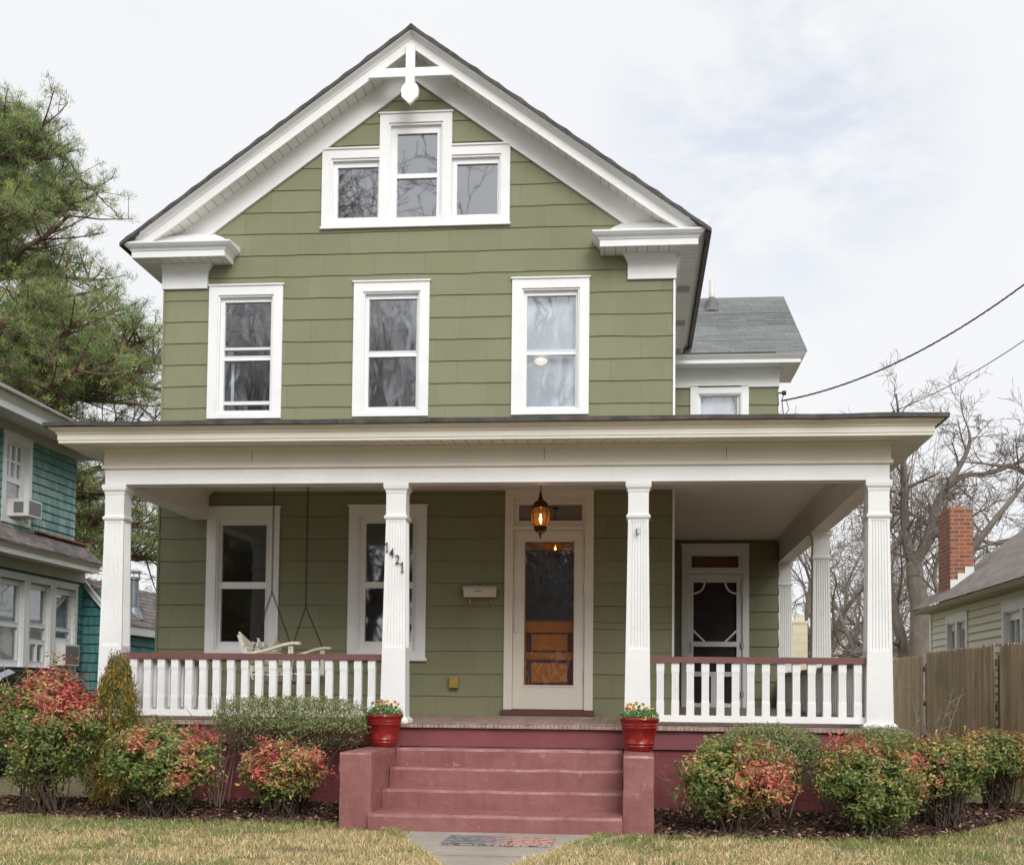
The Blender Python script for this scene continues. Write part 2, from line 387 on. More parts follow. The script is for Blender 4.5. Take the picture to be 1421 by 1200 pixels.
def siding(mb, F, u0, u1, z0, z1, holes=(), clip=None, course=.2667, phase=.0841, thick=.014, step=.3, uoff=0.0):
    k0 = math.floor((z0 - phase) / course); k = k0
    while phase + k * course < z1 - 1e-6:
        zb, zt = phase + k * course, phase + (k + 1) * course
        cuts = sorted({max(zb, z0), min(zt, z1)} | {z for h in holes for z in (h[2], h[3]) if max(zb, z0) < z < min(zt, z1)})
        for a, b in zip(cuts[:-1], cuts[1:]):
            zm = (a + b) / 2
            lo, hi = (u0, u1) if clip is None else (max(u0, clip(zm)[0]), min(u1, clip(zm)[1]))
            iv = [(lo, hi)] if hi > lo else []
            for h in holes:
                if h[2] < zm < h[3]:
                    nv = []
                    for p, q in iv:
                        if h[1] <= p or h[0] >= q: nv.append((p, q))
                        else:
                            if h[0] > p: nv.append((p, h[0]))
                            if h[1] < q: nv.append((h[1], q))
                    iv = nv
            for p, q in iv:
                n = max(1, int((q - p) / step)); us = [p + (q - p) * i / n for i in range(n + 1)]
                off = lambda z: .003 + thick * (1 - (z - zb) / course)
                jit = lambda u: (noise.noise(Vector((u * 2.3, k * 3.7, 1.3))) * .011 + noise.noise(Vector((u * 7, k * 5.1, 8))) * .004) * min(1, course / .2) if a <= zb + 1e-6 else 0
                for s_, e_ in zip(us[:-1], us[1:]):
                    ja, jb = jit(s_), jit(e_)
                    top = b + (.007 if b >= zt - 1e-6 and b < z1 - 1e-6 else 0)
                    mb.face([F(s_, off(a), a + ja), F(e_, off(a), a + jb), F(e_, off(b), top), F(s_, off(b), top)],
                            [(s_ + uoff, a), (e_ + uoff, a), (e_ + uoff, top), (s_ + uoff, top)])
                    if a <= zb + 1e-6:
                        mb.face([F(s_, .0, a + ja + .002), F(e_, .0, a + jb + .002), F(e_, off(a), a + jb), F(s_, off(a), a + ja)],
                                [(s_, zb)] * 4)
        k += 1
def sweep(mb, path, prof, dens=None, jit=0.0, seed=0):
    """profile (out, z) carried along a 2-D path, outward to the right of travel, mitred"""
    P = [Vector(p).to_2d() if len(p) == 3 else Vector(p) for p in path]
    offs = []
    for i, p in enumerate(P):
        n = []
        if i > 0: d = (P[i] - P[i - 1]).normalized(); n.append(Vector((d.y, -d.x)))
        if i < len(P) - 1: d = (P[i + 1] - P[i]).normalized(); n.append(Vector((d.y, -d.x)))
        m = n[0] if len(n) == 1 else (n[0] + n[1]) / (1 + n[0].dot(n[1]))
        offs.append(m)
    pts = []; dist = 0
    for i in range(len(P)):
        pts.append((P[i], offs[i], dist))
        if i < len(P) - 1:
            L = (P[i + 1] - P[i]).length
            if dens:
                n = int(L / dens)
                for k in range(1, n):
                    t = k / n; pts.append((P[i].lerp(P[i + 1], t), (offs[i].lerp(offs[i + 1], t)), dist + L * t))
            dist += L
    for (pa, oa, da), (pb, ob, db) in zip(pts[:-1], pts[1:]):
        # keep mid-segment offsets perpendicular-consistent
        for (o1, z1), (o2, z2) in zip(prof[:-1], prof[1:]):
            ja = jit * noise.noise(Vector((da * 1.7, seed, 0))); jb = jit * noise.noise(Vector((db * 1.7, seed, 0)))
            A = pa + oa * o1; B = pb + ob * o1; C = pb + ob * o2; D = pa + oa * o2
            w = abs(o2 - o1) + abs(z2 - z1)
            mb.face([(A.x, A.y, z1 + ja), (B.x, B.y, z1 + jb), (C.x, C.y, z2 + jb), (D.x, D.y, z2 + ja)], [(da, 0), (db, 0), (db, w), (da, w)])

# ------------------------------------------------------------------ camera, world, sun
cam_d = bpy.data.cameras.new('camera'); cam = bpy.data.objects.new('camera', cam_d); col.objects.link(cam)
yaw, pit, rol = .1009, .0503, .0107
r0 = Vector((math.cos(yaw), math.sin(yaw), 0)); f0 = Vector((-math.sin(yaw), math.cos(yaw), 0)); z0_ = Vector((0, 0, 1))
fw = f0 * math.cos(pit) + z0_ * math.sin(pit); up = z0_ * math.cos(pit) - f0 * math.sin(pit)
rr = r0 * math.cos(rol) + up * math.sin(rol); uu = up * math.cos(rol) - r0 * math.sin(rol)
mt = Matrix((rr, uu, -fw)).transposed().to_4x4(); mt.translation = Vector((5.732, -15.039, 1.168)); cam.matrix_world = mt
cam_d.sensor_width = 36; cam_d.lens = 1781.2 / 1421 * 36
cam_d.shift_x = (710.5 - 697.9) / 1421; cam_d.shift_y = (874.9 - 600) / 1421
cam_d.clip_start = .1; cam_d.clip_end = 2000
scene.camera = cam
SUN_EL, SUN_AZ = 33, 160      # degrees; azimuth measured from +Y clockwise: behind the camera's right shoulder
w = bpy.data.worlds.new('World'); scene.world = w; w.use_nodes = True; nt = w.node_tree
for n in list(nt.nodes): nt.nodes.remove(n)
g = G(nt); out = g.n('OutputWorld')
sky = g.n('TexSky', sky_type='NISHITA', sun_disc=False, sun_elevation=R(SUN_EL), sun_rotation=R(SUN_AZ), air_density=1.0, dust_density=2.0)
bg1 = g.n('Background', Strength=.15); g.set(bg1.inputs[0], sky.outputs[0])
gen = g.n('TexCoord').outputs['Generated']
cn = g.noise(3.2, 7, g.vmul(gen, (1, 1, 2.2)), .55, .3)
cloudc = g.mix(g.ramp(cn, .3, .75), (.688, .70, .728), (.725, .729, .737))
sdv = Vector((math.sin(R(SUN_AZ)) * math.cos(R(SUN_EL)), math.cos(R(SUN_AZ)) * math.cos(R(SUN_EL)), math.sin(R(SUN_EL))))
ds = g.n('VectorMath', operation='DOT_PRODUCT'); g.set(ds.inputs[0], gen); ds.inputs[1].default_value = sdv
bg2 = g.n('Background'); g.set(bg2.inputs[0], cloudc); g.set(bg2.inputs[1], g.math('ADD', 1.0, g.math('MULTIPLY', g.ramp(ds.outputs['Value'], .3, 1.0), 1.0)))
# a thinner patch in the overcast, high to the right
dp = g.n('VectorMath', operation='DOT_PRODUCT'); g.set(dp.inputs[0], gen); dp.inputs[1].default_value = Vector((.105, .92, .40)).normalized()
thin = g.ramp(dp.outputs['Value'], .990, .9995)
nn = g.ramp(g.noise(9, 7, g.vmul(gen, (1, 1, 2)), .6, .5), .42, .62)
fac = g.math('SUBTRACT', 1.0, g.math('MULTIPLY', g.math('MULTIPLY', thin, nn), .30))
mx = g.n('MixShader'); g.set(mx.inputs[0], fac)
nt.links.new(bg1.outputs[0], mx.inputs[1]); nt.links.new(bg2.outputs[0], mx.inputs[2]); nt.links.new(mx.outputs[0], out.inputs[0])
sd = bpy.data.lights.new('sun', 'SUN'); so = bpy.data.objects.new('sun', sd); col.objects.link(so)
sd.energy = 1.5; sd.angle = R(28); sd.color = (1, .975, .94)
az = R(SUN_AZ); el = R(SUN_EL)
sdir = Vector((math.sin(az) * math.cos(el), math.cos(az) * math.cos(el), math.sin(el)))
so.rotation_euler = sdir.to_track_quat('Z', 'Y').to_euler(); so.location = (0, -20, 30)
scene.view_settings.view_transform = 'Standard'; scene.view_settings.look = 'None'
scene.view_settings.exposure = 0.38; scene.view_settings.gamma = 1
scene.cycles.max_bounces = 8; scene.cycles.transparent_max_bounces = 16; scene.cycles.use_denoising = True
scene.cycles.caustics_reflective = False; scene.cycles.caustics_refractive = False; scene.cycles.sample_clamp_indirect = 6
# ------------------------------------------------------------------ windows (local frame F(u, n, z), n outward)
def window_part(parent, F, u0, u1, z0, z1, panes, cas=.115, style='porch', glassm='glass', blind=None, name='window', trim='white', sill=.0, head=.0, mids=(), split=True, depth=.055, curtain=None):
    """casing mesh (the part) with sash and pane meshes under it; panes = (u0,u1,z0,z1) list"""
    m = MB()
    for a, b, c, d in ((u0, u0 + cas, z0, z1), (u1 - cas, u1, z0, z1)):
        m.box(a, b, -.02, .032, c, d, F)
    m.box(u0 + cas, u1 - cas, -.02, .030, z1 - cas - head, z1, F)
    m.box(u0 + cas, u1 - cas, -.02, .034, z0, z0 + .05 + sill, F)
    m.box(u0 - .014, u1 + .014, .0, .048, z1, z1 + .018, F)
    if sill: m.box(u0 - .02, u1 + .02, .0, .062, z0 - .02, z0 + .022, F)
    iu0, iu1, iz0, iz1 = u0 + cas, u1 - cas, z0 + .05 + sill, z1 - cas - head
    # stops and reveal
    for a, b, c, d in ((iu0, iu0 + .02, iz0, iz1), (iu1 - .02, iu1, iz0, iz1), (iu0 + .02, iu1 - .02, iz1 - .02, iz1), (iu0 + .02, iu1 - .02, iz0, iz0 + .02)):
        m.box(a, b, -.11, .012, c, d, F)
    for mm in mids: m.box(mm[0], mm[1], -.02, .028, iz0, iz1, F)
    w = m.build(name, M[trim], parent)
    s = MB(); iu0 += .02; iu1 -= .02; iz0 += .02; iz1 -= .02
    allu = [iu0, iu1]
    # sash = everything between panes: fill opening minus panes
    us = sorted({iu0, iu1} | {p[0] for p in panes} | {p[1] for p in panes}); zs = sorted({iz0, iz1} | {p[2] for p in panes} | {p[3] for p in panes})
    for p in range(len(zs) - 1):
        run = None
        for q in range(len(us) - 1):
            uc, zc = (us[q] + us[q + 1]) / 2, (zs[p] + zs[p + 1]) / 2
            inside = iu0 < uc < iu1 and iz0 < zc < iz1
            ispane = any(a < uc < b and c < zc < d for a, b, c, d in panes)
            if inside and not ispane:
                if run is None: run = [us[q], us[q + 1]]
                else: run[1] = us[q + 1]
            else:
                if run: s.box(run[0], run[1], -.085, -depth + .02, zs[p], zs[p + 1], F); run = None
        if run: s.box(run[0], run[1], -.085, -depth + .02, zs[p], zs[p + 1], F)
    # meeting rails / glazing beads
    for a, b, c, d in panes:
        for bx in ((a - .006, a + .006, c, d), (b - .006, b + .006, c, d), (a + .006, b - .006, d - .006, d + .006), (a + .006, b - .006, c - .006, c + .006)):
            s.box(bx[0], bx[1], -.08, -depth + .026, bx[2], bx[3], F)
    s.build('sash', M['vinyl'] if trim == 'white' else M[trim], w)
    for a, b, c, d in panes:
        g_ = MB(); g_.face([F(a, -.062, c), F(b, -.062, c), F(b, -.062, d), F(a, -.062, d)])
        g_.build('pane', M[glassm], w)
    if blind:
        b_ = MB(); b_.box(iu0, iu1, -.16, -.15, blind[0], blind[1], F); b_.build('blind', M[blind[2]], w)
    if curtain:
        b_ = MB(); b_.box(curtain[0], curtain[1], -.18, -.16, curtain[2], curtain[3], F); b_.build('curtain', M['blind'], w)
    return w
def room(parent, F, u0, u1, z0, z1, d=1.2):
    m = MB(); m.face([F(u0, -d, z0), F(u1, -d, z0), F(u1, -d, z1), F(u0, -d, z1)]); return m

# ------------------------------------------------------------------ the green house
HX0, HX1, HYB = 0.0, 6.19, 9.6            # main block
WX, WY0, WY1 = 7.94, 4.88, 10.05          # rear wing
APX, SL = 3.09, .723                      # ridge x and roof slope
house = thing('green_house', 'two storey olive green shingled house with white trim, front gable and columned porch', 'house', (3.1, 0, 0))
FM = frame((0, 0, 0), (1, 0, 0), (0, -1, 0))
W3 = [(.562, 1.483, 4.486, 6.118), (2.36, 3.283, 4.492, 6.126), (4.28, 5.199, 4.492, 6.126)]
LW = [(.600, 1.498, 1.585, 3.397), (2.347, 3.289, 1.585, 3.410)]
DOOR = (4.225, 5.271, 1.006, 3.60)
def inner(w, c=.115): return (w[0] + c - .01, w[1] - c + .01, w[2] + .04, w[3] - c + .01)
holes = [inner(w) for w in W3 + LW] + [(DOOR[0] + .09, DOOR[1] - .09, DOOR[2], DOOR[3] - .09)]
holes += [(2.05, 2.70, 6.88, 7.66), (2.70, 3.47, 6.88, 8.06), (3.47, 4.15, 6.88, 7.66)]
m = MB()
siding(m, FM, HX0, HX1, .93, 8.62, holes, clip=lambda z: (APX - (8.72 - z) / SL, APX + (8.72 - z) / SL) if z > 6.4 else (HX0, HX1), thick=.008, step=.12)
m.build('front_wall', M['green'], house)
m = MB()
siding(m, frame((HX1, 0, 0), (0, 1, 0), (1, 0, 0)), 0, HYB, .93, 6.4, (), step=.6)
siding(m, frame((HX0, HYB, 0), (0, -1, 0), (-1, 0, 0)), 0, HYB, .1, 6.4, (), step=.6)
siding(m, frame((HX1, HYB, 0), (-1, 0, 0), (0, 1, 0)), 0, HX1, .1, 8.6, (), clip=lambda z: (APX - (8.72 - z) / SL, APX + (8.72 - z) / SL) if z > 6.4 else (0, HX1), step=1.5)
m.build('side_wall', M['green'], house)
# corner trims (thin white metal on the right-hand corner)
m = MB(); m.box(HX1 - .004, HX1 + .022, -.022, .02, .94, 6.09); m.build('corner_trim', M['white'], house)
m = MB(); m.box(HX0 - .02, HX0 + .006, -.020, .02, .94, 6.09); m.build('corner_trim', M['green'], house)

# windows of the front wall
def dh(w, gu, gl): return [gu, gl]
window_part(house, FM, *W3[0], [(.743, 1.331, 5.258, 5.345), (.743, 1.331, 5.362, 5.935), (.743, 1.331, 4.700, 5.214), (.743, 1.331, 4.587, 4.672)], glassm='glass_old', curtain=(.80, .835, 4.7, 5.2))
window_part(house, FM, *W3[1], [(2.535, 3.129, 5.290, 5.938), (2.535, 3.129, 4.610, 5.232)], glassm='glass_old')
w3 = window_part(house, FM, *W3[2], [(4.450, 5.045, 5.272, 5.941), (4.450, 5.045, 4.590, 5.225)], glassm='glass_old', blind=(4.5, 6.0, 'blind'))
m = MB(); m.lathe([(.02, .03), (.07, .02), (.078, 0), (.05, -.035), (.0, -.05)], (4.62, .13, 5.17), 16); m.build('ceiling_lamp', M['bulb2'], w3)
for LWi, gu, gl in ((LW[0], (.765, 1.327, 2.497, 3.199), (.765, 1.327, 1.775, 2.427)), (LW[1], (2.539, 3.120, 2.50, 3.218), (2.539, 3.120, 1.788, 2.438))):
    window_part(house, FM, *LWi, [gu, gl], sill=.03)
# gable window: three lights under one stepped casing
m = MB()
B = lambda a, b, c, d, n0=-.02, n1=.032: m.box(a, b, n0, n1, c, d, FM)
B(1.941, 2.05, 6.815, 7.77); B(4.13, 4.238, 6.815, 7.77); B(2.05, 4.13, 6.815, 6.905)
B(2.648, 2.76, 6.905, 8.19); B(3.42, 3.532, 6.905, 8.19); B(2.76, 3.42, 8.08, 8.19)
B(2.05, 2.648, 7.66, 7.77); B(3.532, 4.13, 7.66, 7.77)
B(1.93, 2.648, 7.77, 7.788, 0, .05); B(3.532, 4.25, 7.77, 7.788, 0, .05); B(2.635, 3.545, 8.19, 8.208, 0, .05)
B(1.93, 4.25, 6.79, 6.815, 0, .05)
gw = m.build('gable_window', M['white'], house)
for ps, o_ in (([(2.123, 2.623, 6.942, 7.566)], (2.05, 2.70, 6.905, 7.66)), ([(2.853, 3.345, 7.468, 7.964), (2.853, 3.345, 6.932, 7.412)], (2.76, 3.42, 6.905, 8.08)), ([(3.590, 4.084, 6.942, 7.566)], (3.49, 4.13, 6.905, 7.66))):
    s = MB(); us = sorted({o_[0], o_[1], ps[0][0], ps[0][1]}); zs = sorted({o_[2], o_[3]} | {p[2] for p in ps} | {p[3] for p in ps})
    for i in range(len(us) - 1):
        for j in range(len(zs) - 1):
            uc, zc = (us[i] + us[i + 1]) / 2, (zs[j] + zs[j + 1]) / 2
            if not any(a < uc < b and c < zc < d for a, b, c, d in ps): s.box(us[i], us[i + 1], -.09, -.03, zs[j], zs[j + 1], FM)
    for a, b in ((o_[0], o_[0] + .02), (o_[1] - .02, o_[1])): s.box(a, b, -.03, .014, o_[2], o_[3], FM)
    s.box(o_[0] + .02, o_[1] - .02, -.03, .014, o_[3] - .025, o_[3], FM)
    s.build('sash', M['vinyl'], gw)
    for a, b, c, d in ps:
        g_ = MB(); g_.face([FM(a, -.06, c), FM(b, -.06, c), FM(b, -.06, d), FM(a, -.06, d)]); g_.build('pane', M['glass_gable'], gw)
# dark rooms behind the glass (back walls inside the house)
m = MB()
for z0, z1, xa, xb in ((.95, 3.5, .1, 6.1), (3.6, 6.2, .1, 6.1), (6.3, 8.1, 1.95, 4.23)):
    m.face([(xa, 2.2, z0), (xb, 2.2, z0), (xb, 2.2, z1), (xa, 2.2, z1)])
    m.face([(xa, .1, z0), (xb, .1, z0), (xb, 2.2, z0), (xa, 2.2, z0)]); m.face([(xa, .1, z1), (xb, .1, z1), (xb, 2.2, z1), (xa, 2.2, z1)])
m.build('room', M['dark'], house)

# ---- front door set
dm = MB(); B = lambda a, b, c, d, n0=-.03, n1=.034: dm.box(a, b, n0, n1, c, d, FM)
B(4.225, 4.325, 1.006, 3.60); B(5.171, 5.271, 1.006, 3.60); B(4.325, 5.171, 3.497, 3.60)
B(4.21, 5.286, 3.60, 3.618, 0, .05)
B(4.325, 5.171, 3.118, 3.165, -.06, .045); B(4.325, 5.171, 3.165, 3.231, -.06, .0)
B(4.325, 4.385, 3.231, 3.421, -.06, .0); B(5.132, 5.171, 3.231, 3.421, -.06, .0); B(4.325, 5.171, 3.421, 3.497, -.06, .0)
dframe = dm.build('door_frame', M['cream'], house)
m = MB(); m.face([FM(4.386, -.05, 3.232), FM(5.131, -.05, 3.232), FM(5.131, -.05, 3.42), FM(4.386, -.05, 3.42)]); m.build('pane', M['glass'], dframe)
m = MB(); m.box(4.3, 5.2, -.12, -.10, 3.15, 3.5, FM); m.build('blind', M['transom'], dframe)
m = MB(); m.box(4.20, 5.29, -.02, .09, .94, 1.006, FM); m.build('threshold', M['sill_brown'], dframe)
m = MB(); B = lambda a, b, c, d, n0=-.045, n1=-.005: m.box(a, b, n0, n1, c, d, FM)
B(4.328, 4.454, 1.012, 3.115); B(5.053, 5.168, 1.012, 3.115); B(4.454, 5.053, 2.988, 3.115); B(4.454, 5.053, 1.012, 1.286)
for bx in ((4.444, 4.462, 1.276, 2.998), (5.045, 5.063, 1.276, 2.998), (4.462, 5.045, 2.98, 2.998), (4.462, 5.045, 1.276, 1.294)): B(*bx, -.005, .006)
sdoor = m.build('storm_door', M['cream'], house)
m = MB(); m.face([FM(4.455, -.03, 1.287), FM(5.052, -.03, 1.287), FM(5.052, -.03, 2.987), FM(4.455, -.03, 2.987)]); m.build('pane', M['glass_door'], sdoor)
m = MB(); m.box(4.352, 4.378, -.005, .03, 1.92, 1.94, FM); m.box(4.352, 4.378, -.005, .03, 2.06, 2.08, FM); m.box(4.358, 4.372, .022, .036, 1.92, 2.08, FM); m.build('handle', M['vinyl'], sdoor)
for z in (1.3, 2.35, 2.9):
    m = MB(); m.tube([FM(5.170, .012, z), FM(5.170, .012, z + .16)], .010, 8); m.build('hinge', M['steel'], sdoor)
m = MB(); B = lambda a, b, c, d, n0=-.16, n1=-.13: m.box(a, b, n0, n1, c, d, FM)
B(4.36, 4.47, 1.05, 3.05); B(5.03, 5.14, 1.05, 3.05); B(4.47, 5.03, 2.9, 3.05); B(4.47, 5.03, 1.92, 2.06); B(4.47, 5.03, 1.05, 1.28); B(4.47, 5.03, 1.60, 1.68)
B(4.47, 5.03, 1.68, 1.92, -.155, -.142); B(4.47, 5.03, 1.28, 1.60, -.155, -.142); B(4.54, 4.96, 1.71, 1.89, -.142, -.125); B(4.54, 4.96, 1.33, 1.55, -.142, -.125)
idoor = m.build('inner_door', M['woodor'], house)
m = MB()
for a, b, c, d in ((4.47, 4.54, 1.68, 1.92), (4.96, 5.03, 1.68, 1.92), (4.47, 4.54, 1.28, 1.60), (4.96, 5.03, 1.28, 1.60), (4.54, 4.96, 1.68, 1.705), (4.54, 4.96, 1.895, 1.92), (4.54, 4.96, 1.28, 1.325), (4.54, 4.96, 1.555, 1.60), (4.47, 5.03, 2.04, 2.055)): m.box(a + .004, b - .004, -.1415, -.1405 if d < 2 else -.129, c + .003, d - .003, FM)
m.build('panel_recess_shade', M['sill_brown'], idoor)  # flat dark strips: shade of the panel recesses put in as colour
m = MB(); m.face([FM(4.47, -.15, 2.06), FM(5.03, -.15, 2.06), FM(5.03, -.15, 2.9), FM(4.47, -.15, 2.9)]); m.build('pane', M['door_lite'], idoor)

# ---- gable trim
def rake(mb, off_hi, off_lo, y0, y1, side, zmin=None, ext=0):
    """board following the roof slope between two vertical offsets (apex heights)"""
    pass
YR, YF = -.45, -.35
def rk(off, x): return (off - .016 if off > 9 else off) - SL * abs(x - APX)
XEL, XER = -.39, 6.575
for sgn, xe in ((-1, XEL), (1, XER)):
    m = MB(); fa = lambda x, off, y: (x, y, max(rk(off, x), 6.553))
    xs = [APX + (xe - APX) * i / 12 for i in range(13)]
    xl = APX + sgn * (8.95 - 6.52) / SL
    # flat fascia
    for a, b in zip(xs[:-1], xs[1:]):
        m.face([fa(a, 8.832, YF), fa(b, 8.832, YF), fa(b, 8.95, YF), fa(a, 8.95, YF)])
        m.face([fa(a, 8.832, YF), fa(b, 8.832, YF), fa(b, 8.832, YF + .03), fa(a, 8.832, YF + .03)])
        m.face([fa(a, 8.832, YF + .03), fa(b, 8.832, YF + .03), fa(b, 8.86, YF + .03), fa(a, 8.86, YF + .03)])
    m.build('rake_board', M['white'], house)
    m = MB()
    prof = [(YF, 8.95), (YF - .012, 8.955), (YF - .02, 8.975), (YF - .05, 9.0), (YF - .085, 9.02), (YF - .09, 9.036), (YF - .03, 9.04)]
    for a, b in zip(xs[:-1], xs[1:]):
        for (y1_, o1), (y2_, o2) in zip(prof[:-1], prof[1:]): m.face([fa(a, o1, y1_), fa(b, o1, y1_), fa(b, o2, y2_), fa(a, o2, y2_)])
    m.build('rake_moulding', M['white'], house, smooth=False)
    # soffit and frieze under the rake
    m = MB(); q = math.sqrt(1 + SL * SL)
    for a, b in zip(xs[:-1], xs[1:]):
        m.face([fa(a, 8.86, YF + .03), fa(b, 8.86, YF + .03), fa(b, 8.86, 0), fa(a, 8.86, 0)],
               [(abs(a - APX) * q, 0), (abs(b - APX) * q, 0), (abs(b - APX) * q, .4), (abs(a - APX) * q, .4)])
    m.build('rake_soffit', M['soffit'], house)
    m = MB(); ye = APX + sgn * (8.575 - 6.79) / SL
    x2 = APX + sgn * 3.0
    for a, b in zip(xs[:-1], xs[1:]):
        if abs(b - APX) > 3.05: continue
        m.face([fa(a, 8.575, -.045), fa(b, 8.575, -.045), fa(b, 8.86, -.055), fa(a, 8.86, -.055)])
        m.face([fa(a, 8.575, -.045), fa(b, 8.575, -.045), fa(b, 8.575, .0), fa(a, 8.575, .0)])
    m.build('rake_frieze', M['white'], house)
# gable ornament: post, collar and ball finial
m = MB()
m.box(3.018, 3.128, YF - .035, YF + .01, 8.42, 8.84); zc = lambda x, o: o - SL * abs(x - 3.075)
m.loft([[(2.57, y, 8.474), (3.58, y, 8.474), (3.44, y, 8.579), (2.71, y, 8.579)] for y in (YF - .030, YF + .006)])
m.box(3.02, 3.126, YF - .0362, YF + .0, 8.38, 8.86)
ring = [(3.073 + .106 * math.cos(t), 8.302 + .106 * math.sin(t)) for t in [math.pi * 1.12 - math.pi * 1.24 * i / 24 for i in range(25)]]
ring += [(3.176, 8.235), (3.073, 8.135), (2.970, 8.235)]
m.loft([[(x, y, z) for x, z in ring] for y in (YF - .040, YF + .012)])
m.build('gable_ornament', M['white'], house)

# ---- cornice returns, eaves along the sides
def ret(x0, x1, left):
    # x0 outer, x1 inner end; front fascia with crown, soffit and sloped top
    m = MB(); y = YF; s = -1 if left else 1
    xo = HX0 - .30 if left else HX1 + .27; xi = .849 if left else 5.327; xc = .93 if left else 5.265
    pth = [(xo, y + .3), (xo, y), (xi, y), (xi, 0)] if left else [(xi, 0), (xi, y), (xo, y), (xo, y + .3)]
    prof = [(0, 6.38), (0, 6.455), (.012, 6.46), (.022, 6.48), (.055, 6.50), (.085, 6.53), (.085, 6.548)]
    # outward must be to -y: travel in +x gives right-hand normal (0,-1)
    if left: sweep(m, pth, prof)
    else: sweep(m, pth, prof)
    a, b = sorted((xi, (XEL + .1) if left else XER - .1))
    ci = xi + (.085 if left else -.085)
    xa = XEL if left else XER
    P0 = (xa, y - .085, 6.548); P1 = (ci, y - .085, 6.548); P2 = (ci, -.0, 6.60); P2b = (xi - (.25 if left else -.25), 0, 6.80); P3 = (xa, -.05, 6.66)
    m.face([P0, P1, P2, P2b]); m.face([P0, P2b, (xa, 0, 6.80)])
    m.face([P1, P2, (ci, 0, 6.548)])
    o = m.build('cornice_return', M['white'], house)
    m = MB(); m.face([(a, y, 6.386), (b, y, 6.386), (b, 0, 6.386), (a, 0, 6.386)], [(a, 0), (b, 0), (b, .35), (a, .35)])
    m.build('soffit_panel', M['soffit'], o)
    # frieze block with a coved top
    u0, u1 = (HX0 - .03, .54) if left else (5.649, HX1 + .03)
    m = MB(); rings = []
    for d, z in ((0, 6.09), (0, 6.27), (.006, 6.30), (.02, 6.33), (.045, 6.36), (.06, 6.384)):
        l, r_ = (u0, u1 + d) if left else (u0 - d, u1)
        rings.append([(l, -.045 - d, z), (r_, -.045 - d, z), (r_, .02, z), (l, .02, z)])
    m.loft(rings); m.build('frieze_block', M['white'], house)
ret(XEL, .92, True); ret(XER, 5.28, False)
for sgn in (-1, 1):
    xw = HX0 if sgn < 0 else HX1; xf = xw + sgn * (.30 if sgn < 0 else .27)
    m = MB(); pr_ = [(xf, 6.38), (xf, 6.455), (xf + sgn * .02, 6.48), (xf + sgn * .085, 6.53), (xf + sgn * .085, 6.56)]
    ys = [YF, WY0 - .35] if sgn > 0 else [YF, HYB + .3]
    for (x1_, z1_), (x2_, z2_) in zip(pr_[:-1], pr_[1:]): m.face([(x1_, ys[0], z1_), (x1_, ys[1], z1_), (x2_, ys[1], z2_), (x2_, ys[0], z2_)])
    m.build('eave_fascia', M['white'], house)
    m = MB(); m.face([(xw, YF, 6.384), (xf, YF, 6.384), (xf, ys[1], 6.384), (xw, ys[1], 6.384)], [(YF, 0), (YF, .3), (ys[1], .3), (ys[1], 0)])
    eo = m.build('eave_soffit', M['soffit'], house)
    if sgn > 0:
        for y in (1.30, 2.80, 4.25):
            v = MB(); v.box(xw + .04, xf - .03, y - .10, y + .10, 6.372, 6.381); v.build('soffit_vent', M['vent'], eo)
    m = MB(); rings = []
    for d, z in ((0, 6.09), (0, 6.27), (.02, 6.33), (.06, 6.384)):
        x = xw + sgn * (.03 + d); rings.append([(x, -.02, z), (x, ys[1], z), (xw - sgn * .01, ys[1], z), (xw - sgn * .01, -.02, z)])
    m.loft(rings); m.build('side_frieze', M['white'], house)
# ---- main roof: two shingled planes with rusty edges
for sgn, xe in ((-1, XEL - .02), (1, XER + .03)):
    m = MB(); n = 40; q = math.sqrt(1 + SL * SL)
    for i in range(n):
        a = APX + (xe - APX) * i / n; b = APX + (xe - APX) * (i + 1) / n
        jz = [(noise.noise(Vector((i * .9 + k, sgn * 3, 0))) * .012 + (.012 if (i + k) % 3 == 0 else 0)) for k in (0, 1)]
        za, zb = rk(9.078, a) + jz[0], rk(9.078, b) + jz[1]
        y0, y1 = YR - .015, HYB + .4
        m.face([(a, y0, za), (b, y0, zb), (b, y1, zb), (a, y1, za)], [(y0, -abs(a - APX) * q), (y0, -abs(b - APX) * q), (y1, -abs(b - APX) * q), (y1, -abs(a - APX) * q)])
    m.build('roof', M['roof'], house)
    m = MB()
    for i in range(n):
        a = APX + (xe - APX) * i / n; b = APX + (xe - APX) * (i + 1) / n
        ja = [(noise.noise(Vector((i * .9 + k, sgn * 3, 0))) * .012 + (.012 if (i + k) % 3 == 0 else 0)) for k in (0, 1)]
        m.face([(a, YR - .016, rk(9.036, a)), (b, YR - .016, rk(9.036, b)), (b, YR - .016, rk(9.079, b) + ja[1]), (a, YR - .016, rk(9.079, a) + ja[0])])
        m.face([(a, YR - .016, rk(9.036, a)), (b, YR - .016, rk(9.036, b)), (b, YF, rk(9.036, b)), (a, YF, rk(9.036, a))])
    m.build('roof_edge', M['roof_dark'], house)
    m = MB(); y1 = WY0 - .42 if sgn > 0 else HYB + .4
    zl = rk(9.035, xe); wi = .055 if sgn > 0 else .022
    m.face([(xe, YR - .016, zl), (xe, y1, zl), (xe, y1, rk(9.08, xe)), (xe, YR - .016, rk(9.08, xe))])
    m.face([(xe, YR - .016, zl), (xe, y1, zl), (xe - sgn * wi, y1, zl - .004), (xe - sgn * wi, YR - .016, zl - .004)])
    m.build('drip_edge', M['drip'], house)

